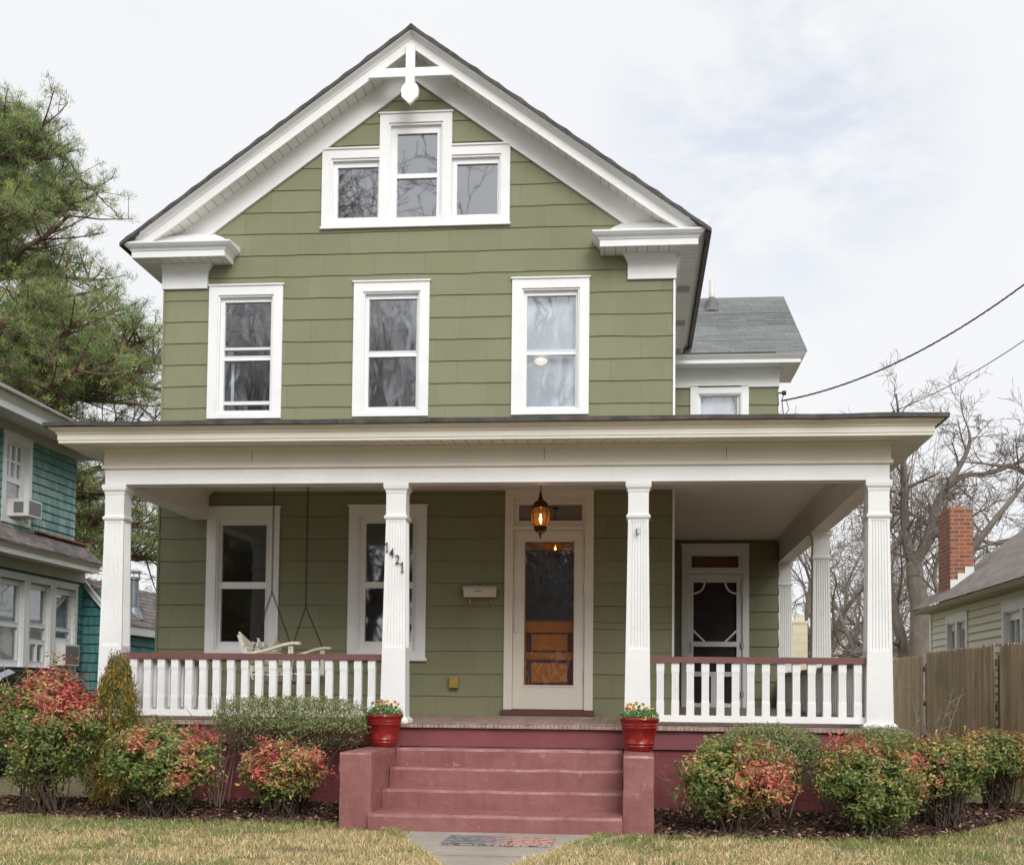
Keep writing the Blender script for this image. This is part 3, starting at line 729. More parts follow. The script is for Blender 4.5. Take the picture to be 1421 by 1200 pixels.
# ---- rear wing
FW = frame((0, WY0, 0), (1, 0, 0), (0, -1, 0))
BD = (6.481, 7.502, .99, 3.532)
WW = (6.602, 7.496, 4.35, 5.985)
m = MB()
siding(m, FW, HX1, WX, .93, 6.25, [(BD[0] + .08, BD[1] - .08, BD[2] - .05, BD[3] - .08), inner(WW)], step=.5)
siding(m, frame((WX, WY0, 0), (0, 1, 0), (1, 0, 0)), 0, WY1 - WY0, .1, 8.1, (), step=.6, clip=lambda z: (0, WY1 - WY0) if z < 6.2 else ((z - 6.2) / .585 * .9, WY1 - WY0 - (z - 6.2) / .585 * .9))
siding(m, frame((WX, WY1, 0), (-1, 0, 0), (0, 1, 0)), 0, WX - HX1, .1, 6.25, (), step=1.5)
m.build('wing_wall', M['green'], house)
window_part(house, FW, *WW, [(6.757, 7.331, 5.2, 5.835), (6.757, 7.331, 4.45, 5.15)], blind=(4.4, 5.98, 'blind'))
m = MB(); rings = []
for d, z in ((0, 5.965), (0, 6.17), (.015, 6.21), (.05, 6.245)): rings.append([(HX1 + .03, WY0 - .03 - d, z), (WX + .02 + d, WY0 - .03 - d, z), (WX + .02 + d, WY1, z), (HX1 + .03, WY1, z)])
m.loft(rings); m.build('wing_frieze', M['white'], house)
m = MB(); ov = .40
sweep(m, [(HX1 - .05, WY0 - ov), (WX + .30, WY0 - ov), (WX + .30, WY0 + .9)], [(-.5, 6.25), (0, 6.245), (0, 6.30), (.01, 6.305), (.06, 6.35), (.07, 6.375)])
m.build('wing_fascia', M['white'], house)
m = MB(); m.face([(HX1, WY0 - ov, 6.249), (WX + .30, WY0 - ov, 6.249), (WX + .30, WY0, 6.249), (HX1, WY0, 6.249)], [(HX1, 0), (WX + .3, 0), (WX + .3, .4), (HX1, .4)]); m.build('wing_soffit', M['soffit'], house)
SW = .585; xr = WX + .38; ye = WY0 - ov - .09; yr = 7.46; zr = 6.385 + (yr - ye) * SW
m = MB(); q = math.sqrt(1 + SW * SW); L = (yr - ye) * q
NR_ = 27
for i in range(NR_):
    a, b = i / NR_, (i + 1) / NR_
    ya, yb = ye + (yr - ye) * a, ye + (yr - ye) * b
    za, zb = 6.385 + (ya - ye) * SW + .012, 6.385 + (yb - ye) * SW + .002
    if i: m.face([(HX1 - 1.8, ya, za - .011), (xr, ya, za - .011), (xr, ya, za), (HX1 - 1.8, ya, za)], [(0, L * a - .02)] * 4)
    m.face([(HX1 - 1.8, ya, za), (xr, ya, za), (xr, yb, zb), (HX1 - 1.8, yb, zb)], [(0, L * a), (xr - HX1 + 1.8, L * a), (xr - HX1 + 1.8, L * b), (0, L * b)])
yb_ = 2 * yr - ye
m.face([(HX1 - 1.8, ye, 6.378), (xr, ye, 6.378), (xr, yr, zr - .02), (HX1 - 1.8, yr, zr - .02)])
m.face([(HX1 - 1.8, yr, zr), (xr, yr, zr), (xr, yb_, 6.385), (HX1 - 1.8, yb_, 6.385)], [(0, 0), (3, 0), (3, L), (0, L)])
m.face([(xr, ye, 6.36), (xr, yr, zr - .03), (xr, yr, zr + .01), (xr, ye, 6.398)]); m.face([(xr, yb_, 6.36), (xr, yr, zr - .03), (xr, yr, zr + .01), (xr, yb_, 6.398)])
m.face([(HX1 + .3, ye, 6.375), (xr, ye, 6.375), (xr, ye, 6.398), (HX1 + .3, ye, 6.398)])
wr = m.build('wing_roof', M['roof'], house)
m = MB(); yp = 6.75; zp = 6.385 + (yp - ye) * SW; xp = 7.04
m.tube([(xp, yp, zp - .1), (xp, yp, zp + .50)], .048, 14); vp = m.build('vent_pipe', M['pvc'], wr, smooth=True)
m = MB(); m.lathe([(.17, -.06), (.12, .02), (.10, .14), (.055, .20)], (xp, yp, zp), 14); m.box(xp - .22, xp + .26, yp - .32, yp + .1, zp - .2, zp - .19); m.build('pipe_boot', M['lead'], wr)
# back door in the wing
dm = MB(); B = lambda a, b, c, d, n0=-.03, n1=.034: dm.box(a, b, n0, n1, c, d, FW)
B(6.481, 6.583, .99, 3.515); B(7.405, 7.502, .99, 3.515); B(6.583, 7.405, 3.41, 3.515); B(6.465, 7.518, 3.515, 3.535, 0, .05)
B(6.583, 7.405, 3.066, 3.14, -.06, .03); B(6.583, 6.629, 3.14, 3.41, -.06, .01); B(7.345, 7.405, 3.14, 3.41, -.06, .01); B(6.629, 7.345, 3.14, 3.168, -.06, .01); B(6.629, 7.345, 3.348, 3.41, -.06, .01)
bdf = dm.build('door_frame', M['white'], house)
m = MB(); m.box(6.62, 7.35, -.06, -.05, 3.16, 3.35, FW); m.build('transom_pane', M['transom'], bdf)
m = MB(); m.box(6.46, 7.52, -.02, .08, .90, .99, FW); m.build('threshold', M['sill_brown'], bdf)
m = MB(); B = lambda a, b, c, d, n0=-.04, n1=.0: m.box(a, b, n0, n1, c, d, FW)
B(6.585, 6.661, 1.0, 3.06); B(7.317, 7.403, 1.0, 3.06); B(6.661, 7.317, 2.939, 3.06); B(6.661, 7.317, 1.952, 2.027); B(6.661, 7.317, 1.492, 1.565); B(6.661, 7.317, 1.0, 1.084); B(6.93, 7.05, 1.084, 1.492)
# curved corner brackets
for cx, cz, sx, sz in ((6.661, 2.939, 1, -1), (7.317, 2.939, -1, -1), (6.661, 2.027, 1, 1), (7.317, 2.027, -1, 1)):
    rg = .17; n = 8; p_in = []; p_out = []
    for i in range(n + 1):
        t = math.pi / 2 * i / n
        if sz < 0: x = cx + sx * (rg * math.cos(t)) ; z = cz + sz * (rg * math.sin(t))
        else: x = cx + sx * rg * (1 - i / n) ; z = cz + sz * rg * (i / n) * 1.0
        p_in.append((x, z))
    for (xa, za), (xb, zb) in zip(p_in[:-1], p_in[1:]): m.bar(FW(xa, -.02, za), FW(xb, -.02, zb), .03, .036, (0, -1, 0))
scd = m.build('screen_door', M['white'], house)
m = MB(); m.box(6.655, 7.32, -.052, -.045, 1.05, 2.98, FW); m.build('screen', M['screen'], scd)
for z in (1.18, 1.93, 2.78):
    m = MB(); m.box(7.385, 7.425, -.0, .042, z, z + .09, FW); m.build('hinge', M['steel'], scd)
m = MB(); m.tube([FW(6.615, .0, 1.85), FW(6.615, .04, 1.87), FW(6.615, .04, 1.99), FW(6.615, .0, 2.01)], .008, 6); m.build('handle', M['steel'], scd)
m = MB(); m.box(6.2, 7.9, -1.0, -.95, 1, 6, FW); m.build('room', M['dark'], house)

# ------------------------------------------------------------------ porch
PX0, PX1, PYF = .41, 8.157, -2.605
EX0, EX1, EY = .063, 8.493, -2.945
PYB = 5.25
# eave crown + fascia + soffit
m = MB()
pth = [(EX0, 0.0), (EX0, EY), (EX1, EY), (EX1, PYB + .3)]
sweep(m, pth, [(0, 3.614), (0, 3.640), (.008, 3.642), (.008, 3.695), (.018, 3.70), (.026, 3.718), (.06, 3.735), (.08, 3.752), (.08, 3.758)], dens=1.0)
m.build('porch_fascia', M['cream'], house)
m = MB(); sweep(m, pth, [(.0, 3.616), (-.36, 3.620)], dens=1.0); m.build('porch_soffit', M['soffit'], house)
m = MB(); bp = [(PX0, 0.0), (PX0, PYF), (PX1, PYF), (PX1, PYB)]
sweep(m, bp, [(-.2, 3.60), (-.2, 3.256), (0, 3.256), (0, 3.407)]); m.build('porch_beam', M['white'], house)
m = MB(); sweep(m, bp, [(0, 3.407), (.03, 3.414), (.032, 3.438), (.012, 3.462), (.010, 3.585), (.03, 3.60), (.055, 3.617)]); pf = m.build('porch_frieze', M['cream'], house)
for xj in (1.93, 4.86, 6.62):
    m = MB(); m.box(xj, xj + .004, PYF - .0135, PYF - .009, 3.47, 3.585); m.build('board_joint', M['sill_brown'], pf)
m = MB(); sweep(m, [(PX0 + .2, 0.0), (PX0 + .2, PYF + .2), (PX1 - .2, PYF + .2), (PX1 - .2, PYB - .3)], [(-.05, 3.592), (-.02, 3.56), (0.002, 3.53)]); m.build('porch_inner_moulding', M['cream'], house)
m = MB(); m.box(PX0 + .19, PX1 - .19, PYF + .19, -.0, 3.594, 3.604); m.box(HX1, PX1 - .19, 0, WY0, 3.594, 3.604); m.build('porch_ceiling', M['ceiling'], house)
# roofing edge and hipped roof surface
m = MB(); sweep(m, [(EX0, .0), (EX0, EY), (EX1, EY), (EX1, PYB + .3)], [(.07, 3.757), (.115, 3.760), (.118, 3.80), (.05, 3.812)], dens=.22, jit=.014, seed=4); m.build('porch_roof_edge', M['roof_dark'], house)
m = MB(); o = .112; zr0 = 3.797; s_ = .155
hx0, hy0, hx1 = EX0 - o, EY - o, EX1 + o
def nsub(P, Q, n): return [Vector(P).lerp(Vector(Q), i / n) for i in range(n + 1)]
dF = -hy0; dR = hx1 - HX1
zf = zr0 + s_ * dF
A0 = (hx0, hy0, zr0); A1 = (hx1, hy0, zr0); T0 = (hx0 + dF * .25, 0, zf); T1 = (HX1 + .0, 0, zf)
m.face([A0, A1, T1, T0], [(0, 0), (8, 0), (6, dF), (1, dF)])
m.face([(hx0, 0, zr0), A0, T0], [(0, 0), (3, 0), (0, 1)])
m.face([A1, (hx1, PYB + .4, zr0), (HX1, PYB + .4, zf), T1], [(0, 0), (8, 0), (8, dR), (3, dR)])
m.build('porch_roof', M['roof'], house)
# deck, apron, foundation
m = MB(); zd = lambda y: .888 + (y + 2.66) * .018
def deckquad(x0, x1, y0, y1): m.face([(x0, y0, zd(y0)), (x1, y0, zd(y0)), (x1, y1, zd(y1)), (x0, y1, zd(y1))], [(x0, y0), (x1, y0), (x1, y1), (x0, y1)])
deckquad(.30, 8.29, -2.66, 0); deckquad(HX1, 8.29, 0, WY0); deckquad(WX, 8.29, WY0, PYB)
xx = .30
while xx < 8.27:                                     # board ends at the front edge
    x2 = min(xx + .083, 8.29); dz = rnd.uniform(-.004, .003); dy = rnd.uniform(-.008, .004)
    m.box(xx, x2 - .003, -2.668 + dy, -2.655, .850, .8875 + dz); xx += .083
m.box(.295, .305, -2.66, 0, .85, .886); m.box(8.285, 8.297, -2.66, PYB, .85, .886)
m.build('porch_floor', M['deck'], house)
m = MB(); m.box(.36, 8.23, -2.622, -2.60, .668, .846); m.box(.34, .36, -2.62, 0, .668, .846); m.box(8.23, 8.25, -2.62, PYB, .668, .846); m.build('porch_apron', M['apron'], house)
m = MB(); m.box(.38, 8.21, -2.585, -2.40, -.1, .664); m.box(.38, .58, -2.4, 0, -.1, .664); m.box(8.01, 8.21, -2.4, PYB, -.1, .664); m.build('porch_foundation', M['redblock'], house)
m = MB(); m.box(0.01, HX1 - .01, .0, .2, -.1, .93); m.box(0.01, .2, .2, HYB, -.1, .93); m.build('house_foundation', M['redblock'], house); m = MB(); m.box(HX1 + .01, WX - .01, WY0 + .005, WY0 + .2, -.1, .93); m.box(WX - .2, WX - .01, WY0 + .2, WY1, -.1, .93); m.build('wing_foundation', M['redblock'], house)

# columns
def colring(cx, cy, h, z, fl=0.0):
    """square ring, each side carries six flutes of depth fl"""
    pts = []; prof = [0.0]
    n = 6; w = 2 * h
    side = [(-h, 0)]
    mg = .11 * w; fw_ = (w - 2 * mg) / n
    for i in range(n):
        a = -h + mg + fw_ * i
        side += [(a + fw_ * .10, 0), (a + fw_ * .28, fl), (a + fw_ * .72, fl), (a + fw_ * .90, 0)]
    for k in range(4):
        c, s = (1, 0, -1, 0)[k], (0, 1, 0, -1)[k]
        for u, d in side:
            x, y = u, -h + d
            pts.append((cx + x * c - y * s, cy + x * s + y * c, z))
    return pts
def column(cx, cy, zb, label=None):
    H = lambda z: .125 - .026 * (z - .94) / (2.9 - .94)
    m = MB(); rs = []
    for z, fl in ((zb + .055, 0), (1.0, 0), (1.625, 0), (1.632, .004), (1.655, .011), (2.3, .011), (2.86, .011), (2.875, .004), (2.882, 0), (2.895, 0)): rs.append(colring(cx, cy, H(z), z, fl))
    m.loft(rs); c = m.build('column', M['white'], house)
    m = MB(); sq = lambda h, z: [(cx - h, cy - h, z), (cx + h, cy - h, z), (cx + h, cy + h, z), (cx - h, cy + h, z)]
    h = .099
    m.loft([sq(a, z) for a, z in ((h + .002, 2.892), (h + .016, 2.905), (h + .02, 2.925), (h + .004, 2.938), (h, 2.95), (h, 3.15), (h + .004, 3.16), (h + .008, 3.185), (h + .022, 3.20), (h + .026, 3.225), (h + .026, 3.256))])
    m.build('capital', M['white'], c)
    m = MB(); m.loft([sq(a, z) for a, z in ((.157, zb), (.157, zb + .03), (.150, zb + .045), (.128, zb + .06))]); m.build('base', M['white'], c)
    return c
cz = .885
cols = [column(x, -2.485, cz) for x in (.505, 3.395, 5.781, 8.06)]
column(8.06, 1.26, .955); column(8.06, 5.09, 1.02)
# house number stepping down the second column, hook on the third
fcrv = {}
def glyph(ch, x, z, size, y, parent, name):
    cu = bpy.data.curves.new('digit', 'FONT'); cu.body = ch; cu.size = size; cu.extrude = .004; cu.align_x = 'CENTER'; cu.align_y = 'CENTER'; cu.offset = .0006
    o = bpy.data.objects.new('tmp', cu); col.objects.link(o)
    bpy.context.view_layer.update()
    me = bpy.data.meshes.new_from_object(o.evaluated_get(bpy.context.evaluated_depsgraph_get())); bpy.data.objects.remove(o)
    for v in me.vertices: v.co = Vector((x + v.co.x * .74, y - v.co.z, z + v.co.y))
    me.materials.clear(); me.materials.append(M['number'])
    ob = bpy.data.objects.new(name, me); col.objects.link(ob); ob.parent = parent; return ob
for ch, x, z in (('1', 3.314, 2.616), ('4', 3.362, 2.556), ('2', 3.420, 2.490), ('1', 3.470, 2.418)): glyph(ch, x, z, .130, -2.60, cols[1], 'house_number')
for x, z in ((3.314, 2.616), (3.470, 2.418)):
    m = MB(); m.bar((x - .020, -2.602, z + .026), (x, -2.602, z + .046), .008, .010, (0, 1, 0)); m.box(x - .014, x + .016, -2.606, -2.598, z - .048, z - .040); m.build('house_number_serif', M['number'], cols[1])
m = MB(); m.box(5.762, 5.790, -2.600, -2.585, 2.74, 2.80); m.tube([(5.776, -2.60, 2.79), (5.776, -2.65, 2.775), (5.776, -2.655, 2.75), (5.776, -2.62, 2.735)], .008, 6); m.build('flag_hook', M['steel'], cols[2])

# railings
def baluster_mb(x, y, z0, z1):
    m = MB(); L = z1 - z0; g_ = .005
    def rg(hw, z, fl): 
        p = []
        for k in range(4):
            c, s = (1, 0, -1, 0)[k], (0, 1, 0, -1)[k]
            for u, d in ((-hw, 0), (-hw * .62, 0), (-hw * .50, fl), (-hw * .38, 0), (-hw * .12, 0), (0, fl), (hw * .12, 0), (hw * .38, 0), (hw * .50, fl), (hw * .62, 0)):
                p.append((x + u * c - (-hw + d) * s, y + u * s + (-hw + d) * c, z))
        return p
    m.loft([rg(.037, z0, 0), rg(.037, z0 + .13, 0), rg(.0345, z0 + .15, .005), rg(.034, z0 + L * .6, .005), rg(.034, z1 - .12, .005), rg(.0375, z1 - .09, 0), rg(.0375, z1, 0)]); return m
def railing(p0, p1, poss, axis, zt=1.56):
    m = MB(); (x0, y0), (x1, y1) = p0, p1
    if axis == 'x': m.box(x0, x1, y0 - .055, y0 + .055, zt - .058, zt)
    else: m.box(x0 - .055, x0 + .055, y0, y1, zt - .058, zt)
    t = m.build('handrail', M['rail'], house, bevel=.008)
    m = MB()
    if axis == 'x': m.box(x0, x1, y0 - .04, y0 + .04, .932, .996)
    else: m.box(x0 - .04, x0 + .04, y0, y1, .945, 1.0)
    m.build('bottom_rail', M['white'], t)
    for p in poss:
        bm = baluster_mb(*((p, y0) if axis == 'x' else (x0, p)), .99, zt - .05); bm.build('baluster', M['white'], t)
railing((.57, -2.5), (3.29, -2.5), [.725 + .1435 * i + rnd.uniform(-.004, .004) for i in range(18)], 'x')
railing((5.88, -2.5), (7.965, -2.5), [6.0 + .1437 * i for i in range(14)], 'x')
railing((.505, -2.38), (.505, -.02), [-2.25 + .1437 * i for i in range(16)], 'y', 1.545)
railing((8.06, -2.38), (8.06, 1.15), [-2.25 + .1437 * i for i in range(24)], 'y', 1.55)
railing((8.06, 1.37), (8.06, 4.98), [1.5 + .1437 * i for i in range(24)], 'y', 1.55)
# siding seam strip right of the door
m = MB(); m.box(5.29, 6.17, -.02, .026, 2.035, 2.06, FM); m.build('seam_strip', M['green'], house)

# ------------------------------------------------------------------ concrete steps with cheek walls
steps = thing('entrance_steps', 'four faded red painted concrete steps between two low cheek walls', 'steps', (4.6, -3.3, 0))
def rough_box(x0, x1, y0, y1, z0, z1, amp=.006, dens=.06, seed=0, rnd_=.020):
    m = MB(); nx, ny, nz = [max(2, int((b - a) / dens)) for a, b in ((x0, x1), (y0, y1), (z0, z1))]
    def P(x, y, z):
        # round the arrises then add plaster-like unevenness
        p = Vector((x, y, z)); q = Vector((min(max(x, x0 + rnd_), x1 - rnd_), min(max(y, y0 + rnd_), y1 - rnd_), min(max(z, z0 + rnd_), z1 - rnd_)))
        d = p - q
        if d.length > 1e-6: p = q + d.normalized() * min(d.length, rnd_)
        v = Vector((p.x * 4.5 + seed, p.y * 4.5, p.z * 4.5)); w_ = Vector((p.x * 19, p.y * 19 + seed, p.z * 19))
        return p + (noise.noise_vector(v) * amp) + noise.noise_vector(w_) * amp * .3
    def grid(f, n1, n2):
        for i in range(n1):
            for j in range(n2): m.face([P(*f(i / n1, j / n2)), P(*f((i + 1) / n1, j / n2)), P(*f((i + 1) / n1, (j + 1) / n2)), P(*f(i / n1, (j + 1) / n2))])
    lx, ly, lz = x1 - x0, y1 - y0, z1 - z0
    grid(lambda a, b: (x0 + lx * a, y0, z0 + lz * b), nx, nz * 2)
    grid(lambda a, b: (x0 + lx * a, y0 + ly * b, z1), nx, ny)
    grid(lambda a, b: (x0, y1 - ly * a, z0 + lz * b), ny, nz); grid(lambda a, b: (x1, y0 + ly * a, z0 + lz * b), ny, nz)
    return m
ysf = [-2.90, -3.22, -3.57, -4.11]; zst = [.664, .498, .322, .150]
for i, (y, z) in enumerate(zip(ysf, zst)):
    x0, x1 = (3.487, 5.655) if i < 3 else (3.47, 5.655)
    yb = -2.60 if i == 0 else ysf[i - 1] + .05
    m = rough_box(x0, x1, y, yb, -.1, z, .006, .055, i * 7)
    m.build('step', M['redpaint'], steps, smooth=True)
m = rough_box(3.20, 3.487, -4.03, -2.62, -.1, .668, .007, .05, 31); m.build('cheek_wall', M['redpaint'], steps, smooth=True)
m = rough_box(5.655, 5.925, -3.92, -2.62, -.1, .668, .007, .05, 47); m.build('cheek_wall', M['redpaint'], steps, smooth=True)

# ------------------------------------------------------------------ porch things
# lantern
def lantern():
    t = thing('porch_lantern', 'lit bronze hanging lantern with amber glass above the front door', 'lantern', (4.735, -1.3, 2.87))
    c = (4.735, -1.3, 0)
    m = MB(); m.lathe([(.012, 3.30), (.018, 3.31), (.012, 3.33), (.02, 3.27), (.028, 3.25)], c, 12)
    m.v = []; m.f = []; m.uv = []; m.c = []
    m.lathe([(.104, 3.192), (.108, 3.205), (.085, 3.215), (.078, 3.235), (.062, 3.26), (.035, 3.275), (.026, 3.285), (.03, 3.295), (.018, 3.31), (.013, 3.345), (.018, 3.352), (.004, 3.365)], c, 20)
    m.build('lantern_cap', M['bronze'], t, smooth=True)
    m = MB(); m.lathe([(.094, 3.19), (.104, 3.13), (.100, 3.08), (.085, 3.03), (.062, 2.985)], c, 20, cap=False); m.build('globe', M['amber'], t, smooth=True)
    m = MB()
    for k in range(8):
        a = 2 * math.pi * k / 8; m.tube([(c[0] + r_ * math.cos(a), c[1] + r_ * math.sin(a), z) for r_, z in ((.098, 3.19), (.109, 3.13), (.105, 3.08), (.09, 3.03), (.066, 2.985))], .0045, 5)
    m.lathe([(.070, 2.99), (.074, 2.975), (.06, 2.96), (.045, 2.94), (.0, 2.93)], c, 16)
    for k in range(4):
        a = 2 * math.pi * k / 4 + .4; m.tube([(c[0] + r_ * math.cos(a), c[1] + r_ * math.sin(a), z) for r_, z in ((.07, 2.97), (.062, 2.945), (.03, 2.92), (.008, 2.90))], .005, 5)
    m.lathe([(.004, 2.86), (.012, 2.875), (.006, 2.89), (.014, 2.905), (.006, 2.92)], c, 10); m.build('cage', M['bronze'], t)
    m = MB(); m.lathe([(.005, 3.02), (.010, 3.03), (.014, 3.07), (.008, 3.11), (.001, 3.13)], c, 10); m.build('bulb', M['bulb'], t, smooth=True)
    m = MB(); m.lathe([(.016, 2.96), (.016, 3.02)], c, 10); m.build('candle', M['cream'], t)
    m = MB()
    for i in range(7): chain_link(m, Vector((c[0], c[1], 3.375 + i * .03)), Vector((0, 0, 1)), .016, .003, i % 2)
    m.lathe([(.05, 3.592), (.045, 3.575), (.01, 3.565)], c, 14); m.build('chain', M['bronze'], t)
def chain_link(m, p, d, r_, w_, flip):
    d = d.normalized(); a = d.cross(Vector((.3, 1, .1))).normalized(); b = d.cross(a)
    s = a if flip else b; pts = []
    for k in range(8):
        t = 2 * math.pi * k / 8; pts.append(p + d * (math.cos(t) * r_ * 1.25) + s * (math.sin(t) * r_ * .7))
    pts.append(pts[0]); m.tube(pts, w_, 3, cap=False)
lantern()
def chain(m, a, b, r_=.014, w_=.0035):
    a = Vector(a); b = Vector(b); L = (b - a).length; n = int(L / (r_ * 2.0)); d = (b - a).normalized()
    for i in range(n): chain_link(m, a + (b - a) * ((i + .5) / n), d, r_, w_, i % 2)
# porch swing, facing right, seen obliquely
sw = thing('porch_swing', 'cream wooden porch swing with scalloped back hanging on chains at the left of the porch', 'porch swing', (2.0, -1.3, 1.3))
ya, yb = -2.02, -.60
m = MB()
xs_ = 1.78
for i in range(7):
    x = xs_ + .02 + i * .075; z = 1.335 + (.012 if i < 2 else 0) + i * .004; m.box(x, x + .058, ya, yb, z, z + .02)
seat = m.build('seat', M['swing'], sw)
m = MB()
for y in (ya + .03, (ya + yb) / 2, yb - .07): m.bar((xs_ - .04, y, 1.30), (xs_ + .56, y, 1.325), .035, .065)
m.box(xs_ + .50, xs_ + .535, ya - .02, yb + .02, 1.285, 1.345); m.build('seat_frame', M['swingdark'], sw)
# back: slats leaning, top one scalloped with a heart cut
lean = lambda z: xs_ + .02 - (z - 1.36) * .36
m = MB()
for z0, z1 in ((1.39, 1.455), (1.48, 1.545), (1.57, 1.635)):
    m.loft([[(lean(z0), y, z0), (lean(z0) + .02, y, z0), (lean(z1) + .02, y, z1), (lean(z1), y, z1)] for y in (ya + .02, yb - .02)])
back = m.build('backrest', M['swing'], sw)
m = MB(); n = 48
def scal(t):
    a = abs(t - .5) * 2
    z = 1.665 + .125 * max(0, (a - .45) / .55) ** 1.2
    z += .045 * max(0, 1 - ((a - .16) / .12) ** 2) ** .5 if abs(a - .16) < .12 else 0
    return z
for i in range(n):
    t0, t1 = i / n, (i + 1) / n; y0_, y1_ = ya + (yb - ya) * t0, ya + (yb - ya) * t1
    zb_ = 1.655; z0_a, z1_a = scal(t0) + .012, scal(t1) + .012
    a0 = [(lean(zb_), y0_, zb_), (lean(zb_) + .02, y0_, zb_), (lean(z0_a) + .02, y0_, z0_a), (lean(z0_a), y0_, z0_a)]
    a1 = [(lean(zb_), y1_, zb_), (lean(zb_) + .02, y1_, zb_), (lean(z1_a) + .02, y1_, z1_a), (lean(z1_a), y1_, z1_a)]
    m.loft([a0, a1])
m.build('scalloped_rail', M['swing'], back)
m = MB()
for y in (ya, (ya + yb) / 2 - .02, yb - .035): m.loft([[(lean(z) - .025, yy, z), (lean(z), yy, z)] + [(lean(z2), yy, z2), (lean(z2) - .025, yy, z2)] for yy, z, z2 in ((y, 1.30, 1.77), (y + .035, 1.30, 1.77))])
m.build('back_post', M['swing'], back)
for y in (ya - .01, yb - .06):
    m = MB(); p = [(1.62, 1.535), (1.75, 1.560), (1.95, 1.60), (2.12, 1.655), (2.22, 1.675), (2.30, 1.672)]
    m.loft([[(x, y - .01, z), (x, y + .08, z), (x, y + .08, z + .028), (x, y - .01, z + .028)] for x, z in p])
    arm = m.build('armrest', M['swing'], sw)
    m = MB(); m.bar((2.20, y + .035, 1.31), (2.20, y + .035, 1.665), .04, .05, (1, 0, 0)); m.build('arm_post', M['swing'], arm)
for y in (ya + .0, yb - .0):
    yy = y + (.01 if y < -1 else -.01)
    m = MB(); top = (1.99, yy, 3.585); fork = (1.99, yy, 2.22 if y < -1 else 2.16)
    chain(m, top, fork); chain(m, fork, (2.19, yy, 1.70)); chain(m, (2.19, yy, 1.70), (2.24, yy, 1.33)); chain(m, fork, (1.72, yy, 1.34))
    m.build('chain', M['iron'], sw)
# mailbox
mb_ = thing('mailbox', 'cream wall mailbox with two brass newspaper hooks left of the front door', 'mailbox', (3.94, -.05, 2.31))
m = MB(); m.loft([[(x, -.018, 2.318), (x, -.115, 2.318), (x, -.125, 2.42), (x, -.06, 2.452), (x, -.018, 2.455)] for x in (3.752, 4.132)]); bx = m.build('box', M['mailwhite'], mb_)
m = MB(); m.loft([[(x, -.018, 2.460), (x, -.062, 2.458), (x, -.135, 2.423), (x, -.137, 2.405), (x, -.127, 2.415), (x, -.06, 2.450)] for x in (3.742, 4.142)]); lid = m.build('lid', M['mailwhite'], mb_)
m = MB(); m.tube([(3.94, -.09, 2.455), (3.925, -.095, 2.475), (3.94, -.1, 2.49), (3.955, -.095, 2.475), (3.945, -.09, 2.455)], .004, 5); m.build('knob', M['iron'], lid)
m = MB(); m.box(3.88, 3.965, -.124, -.119, 2.385, 2.392); m.build('slot', M['iron'], bx)
for x in (3.82, 4.07):
    m = MB(); m.tube([(x, -.05, 2.318), (x, -.055, 2.23), (x, -.075, 2.205), (x, -.105, 2.21), (x, -.115, 2.235)], .011, 6); m.build('hook', M['brass'], mb_)
m = MB(); m.box(3.591, 3.694, -.085, -.012, 1.251, 1.385); o = m.build('outlet_cover', M['ochre'], None, bevel=.012); tag(o, 'ochre plastic outlet cover low on the green wall', 'outlet cover')
